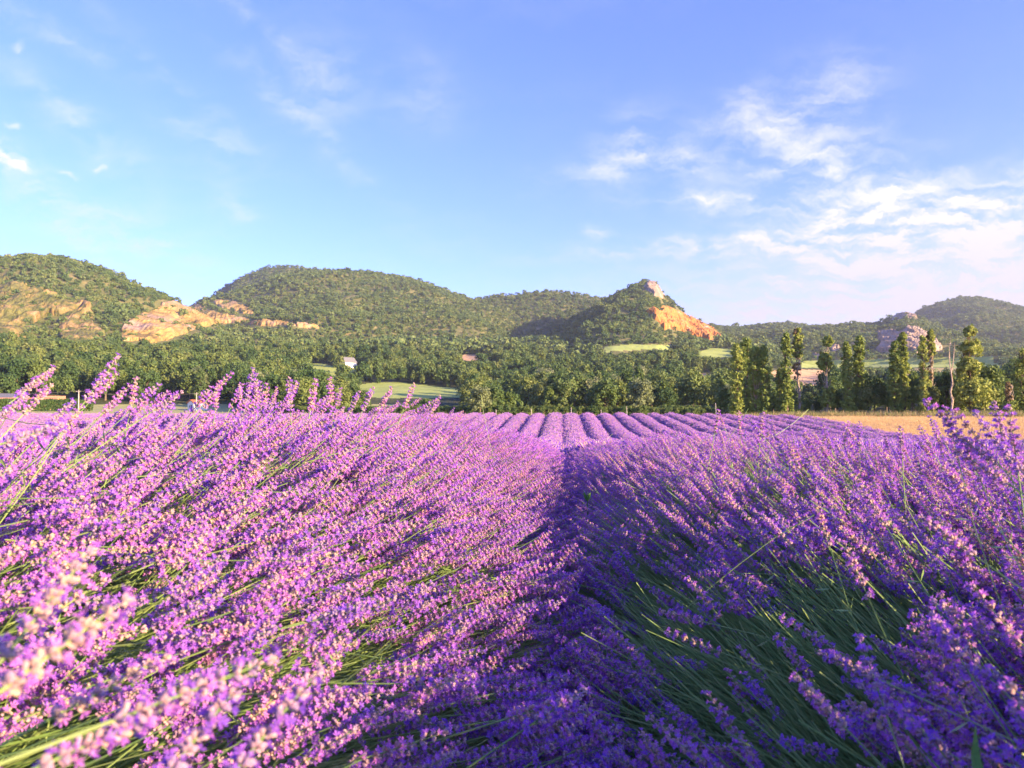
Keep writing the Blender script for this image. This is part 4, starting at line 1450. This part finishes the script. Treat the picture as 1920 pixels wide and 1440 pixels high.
mb.add([b0 - wv - UP * .2, b0 + wv - UP * .2, b0 + wv, b0 + FW * .002, b0 - wv, mid_ + wv * .8, mid_ + FW * .002, mid_ - wv * .8, t0], [(0, 1, 3), (1, 2, 3), (0, 3, 4), (3, 2, 5), (3, 5, 6), (4, 3, 6), (4, 6, 7), (6, 5, 8), (7, 6, 8)], 0)
tag(link('grass_blade', mb.mesh('grass_blade', [M['greenleaf']])), 'single green grass blade sticking up at the lower right corner', 'grass blade')
STAKES = [(996, 766, 'left of the middle furrow'), (1071, 764, 'just right of the middle furrow'), (1175, 762, 'by the fifth row right of the furrow'), (1127, 768, 'between the two taller stakes right of the furrow'), (1342, 756, 'before the dense poplar clump'), (930, 768, 'before the pale rounded tree')]
for spx, top, where in STAKES:
    q = at(spx, 81.0)
    d = pdir(spx, top)
    hgt = max(.5, HC + 81 * d.z / math.hypot(d.x, d.y) - q.z)
    mb = MB()
    mb.tube([(0, 0, -.2), (.02, 0, hgt * .5), (-.01, 0, hgt)], [.035, .033, .03], 6)
    tag(link('stake', mb.mesh('stake', [M['pole_grey']]), None, q), f'thin wooden stake at the row ends {where}', 'stake', 'stakes at the far ends of the rows')


# ------------------------------------------------------------------ buildings
def house(name, loc, rz, L, Wd, eave, ridge, wall, roof, label, windows=(), door=None, cat='house', chimney=False):
    """gabled house, ridge along local x"""
    root = link(name, None, None, loc)
    root.rotation_euler = (0, 0, rz)
    tag(root, label, cat)
    a, b = L / 2, Wd / 2
    mb = MB()
    V = [(-a, -b, -1), (a, -b, -1), (a, b, -1), (-a, b, -1), (-a, -b, eave), (a, -b, eave), (a, b, eave), (-a, b, eave), (-a, 0, ridge), (a, 0, ridge)]
    mb.add(V, [(0, 1, 5, 4), (1, 2, 6, 5), (2, 3, 7, 6), (3, 0, 4, 7)])
    mb.add(V, [(4, 7, 8), (5, 9, 6)][0:1] + [(5, 6, 9)])
    link('wall', mb.mesh('wall', [wall]), root)
    mb = MB()
    sl = (ridge - eave) / b
    o = .35
    for s in (-1, 1):
        V = []
        for x in (-a - o, a + o):
            V += [(x, s * (b + o), eave - o * sl + .03), (x, 0, ridge + .03), (x, 0, ridge + .2), (x, s * (b + o), eave - o * sl + .2)]
        mb.add(V, [(0, 1, 2, 3), (4, 7, 6, 5), (0, 4, 5, 1), (3, 2, 6, 7), (0, 3, 7, 4)])
    rf = link('roof', mb.mesh('roof', [roof]), root)
    if chimney:
        mb = MB()
        mb.box((a * .4, -.3, ridge - .4), (a * .4 + .6, .3, ridge + .9))
        link('chimney', mb.mesh('chimney', [wall]), rf)
    for (face, u, zz, ww, hh) in windows:
        mb = MB()
        if face == 'side':
            mb.box((u - ww / 2, -b - .04, zz), (u + ww / 2, -b + .02, zz + hh))
        else:
            mb.box((-a - .04, u - ww / 2, zz), (-a + .02, u + ww / 2, zz + hh))
        link('window', mb.mesh('window', [M['dark']]), root)
    if door:
        face, u, ww, hh = door
        mb = MB()
        if face == 'side':
            mb.box((u - ww / 2, -b - .05, 0), (u + ww / 2, -b + .02, hh))
        else:
            mb.box((-a - .05, u - ww / 2, 0), (-a + .02, u + ww / 2, hh))
        link('door', mb.mesh('door', [M['dark']]), root)
    return root


q = at(371, 250)
house('shed', q, .95, 4.6, 3.8, 2.3, 3.1, M['render_white'], M['tile_red'], 'small white shed with a red tiled roof beside the utility pole', [('end', .6, .9, .5, .6)], ('end', -.5, .8, 1.7), 'shed')
q, _r = hit(652, 689, 300)
house('house', q, .9, 10, 8, 3.6, 7.2, M['render_white'], M['roof_grey'], 'small house with a white gable among trees on the slope', [('end', 0, 3.2, 1.0, 1.2)], None)
q = at(55, 262)
house('house', q, .05, 17, 8, 1.8, 3.2, M['tan'], M['tile_orange'], 'long low house with an orange tiled roof behind the hedge', [('side', -4, .8, 1.1, 1.2), ('side', 3, .8, 1.1, 1.2)], ('side', 0, 1, 2), chimney=True)
q = at(96, 275)
house('house', q, .6, 7, 6, 2.2, 3.6, M['tan'], M['tile_orange'], 'smaller orange roofed house at the right end of the hedge', [('side', 1, .9, 1, 1.1)], None)
q = at(2, 285)
house('barn', q, 0, 12, 9, 2.6, 4.2, M['roof_grey'], M['roof_grey'], 'dark grey barn roof at the left edge behind the hedge', [('side', 2, 1, 1.4, 1.4)], None, 'barn')

# hedge before the houses
q0, q1 = at(-70, 240), at(172, 240)
rs = np.random.default_rng(77)
n = 9000
t = rs.uniform(0, 1, n)
C = np.stack([q0.x + (q1.x - q0.x) * t, q0.y + (q1.y - q0.y) * t + rs.uniform(-.8, .8, n), np.full(n, (q0.z + q1.z) / 2) + 3.2 * rs.uniform(0, 1, n) ** .7], 1)
C[:, 2] += fbm(t * 60, t * 0, 2, 4) * .35
V, F = leaf_quads(C, np.stack([np.zeros(n), np.full(n, -1.), np.full(n, .5)], 1), .5, rs)
root = link('hedge', None, None, (0, 0, 0))
tag(root, 'long clipped green hedge in front of the orange roofed houses', 'hedge')
link('foliage', mesh_np('foliage', V, [F], [M['leaf']]), root)
mb = MB()
for t in np.linspace(0.01, .99, 30):
    b = q0.lerp(q1, t)
    mb.tube([(b.x, b.y, b.z - .2), (b.x, b.y, b.z + 1.5)], [.06, .03], 5)
tag(link('stems', mb.mesh('stems', [M['bark']]), root), kind='stuff')


def pole(ppx, rd, top, label):
    q = at(ppx, rd)
    d = pdir(ppx, top)
    H = HC + rd * d.z / math.hypot(d.x, d.y) - q.z
    root = link('utility_pole', None, None, q)
    tag(root, label, 'utility pole', 'utility poles on the meadow')
    mb = MB()
    mb.tube([(0, 0, -.5), (0, 0, H * .5), (0, 0, H)], [.15, .13, .11], 8)
    link('post', mb.mesh('post', [M['pole_grey']], True), root)
    mb = MB()
    mb.box((-.7, -.18, H - .5), (.7, -.11, H - .38))
    link('crossarm', mb.mesh('crossarm', [M['pole_grey']]), root)
    for s in (-.6, 0, .6):
        mb = MB()
        mb.tube([(s, -.14, H - .38), (s, -.14, H - .22)], [.05, .04], 6)
        link('insulator', mb.mesh('insulator', [M['dark']]), root)
    return q + Vector((0, -.14, H - .22))


A = pole(147, 235, 731, 'pale utility pole right of the hedge')
B = pole(368, 246, 736, 'pale utility pole beside the white shed')
C_ = A + (A - B)
for (a, b), nm in (((A, B), 'strung between the two utility poles'), ((C_, A), 'running left from the left utility pole')):
    for s, wh_ in ((-.6, 'left'), (0, 'middle'), (.6, 'right')):
        o = Vector((s, 0, 0))
        pts = [(a + o).lerp(b + o, t) - Vector((0, 0, 1.1 * 4 * t * (1 - t))) for t in np.linspace(0, 1, 13)]
        mb = MB()
        mb.tube(pts, [.018] * 13, 4, 0, False)
        tag(link('power_line', mb.mesh('power_line', [M['wire']])), f'thin dark overhead wire, {wh_} insulator, {nm}', 'wire', 'overhead wires on the left')

# ------------------------------------------------------------------ the air of the valley
m, n, out = material('haze')
pv = n.new('ShaderNodeVolumePrincipled')
pv.inputs['Color'].default_value = (.80, .88, 1.0, 1)
pv.inputs['Density'].default_value = HAZE
pv.inputs['Anisotropy'].default_value = .2
n.l.new(pv.outputs[0], out.inputs['Volume'])
mb = MB()
mb.box((-7400, -7400, -6), (7400, 7400, 460))
tag(link('haze', mb.mesh('haze', [m])), 'thin blue evening haze filling the valley', 'haze', kind='stuff')
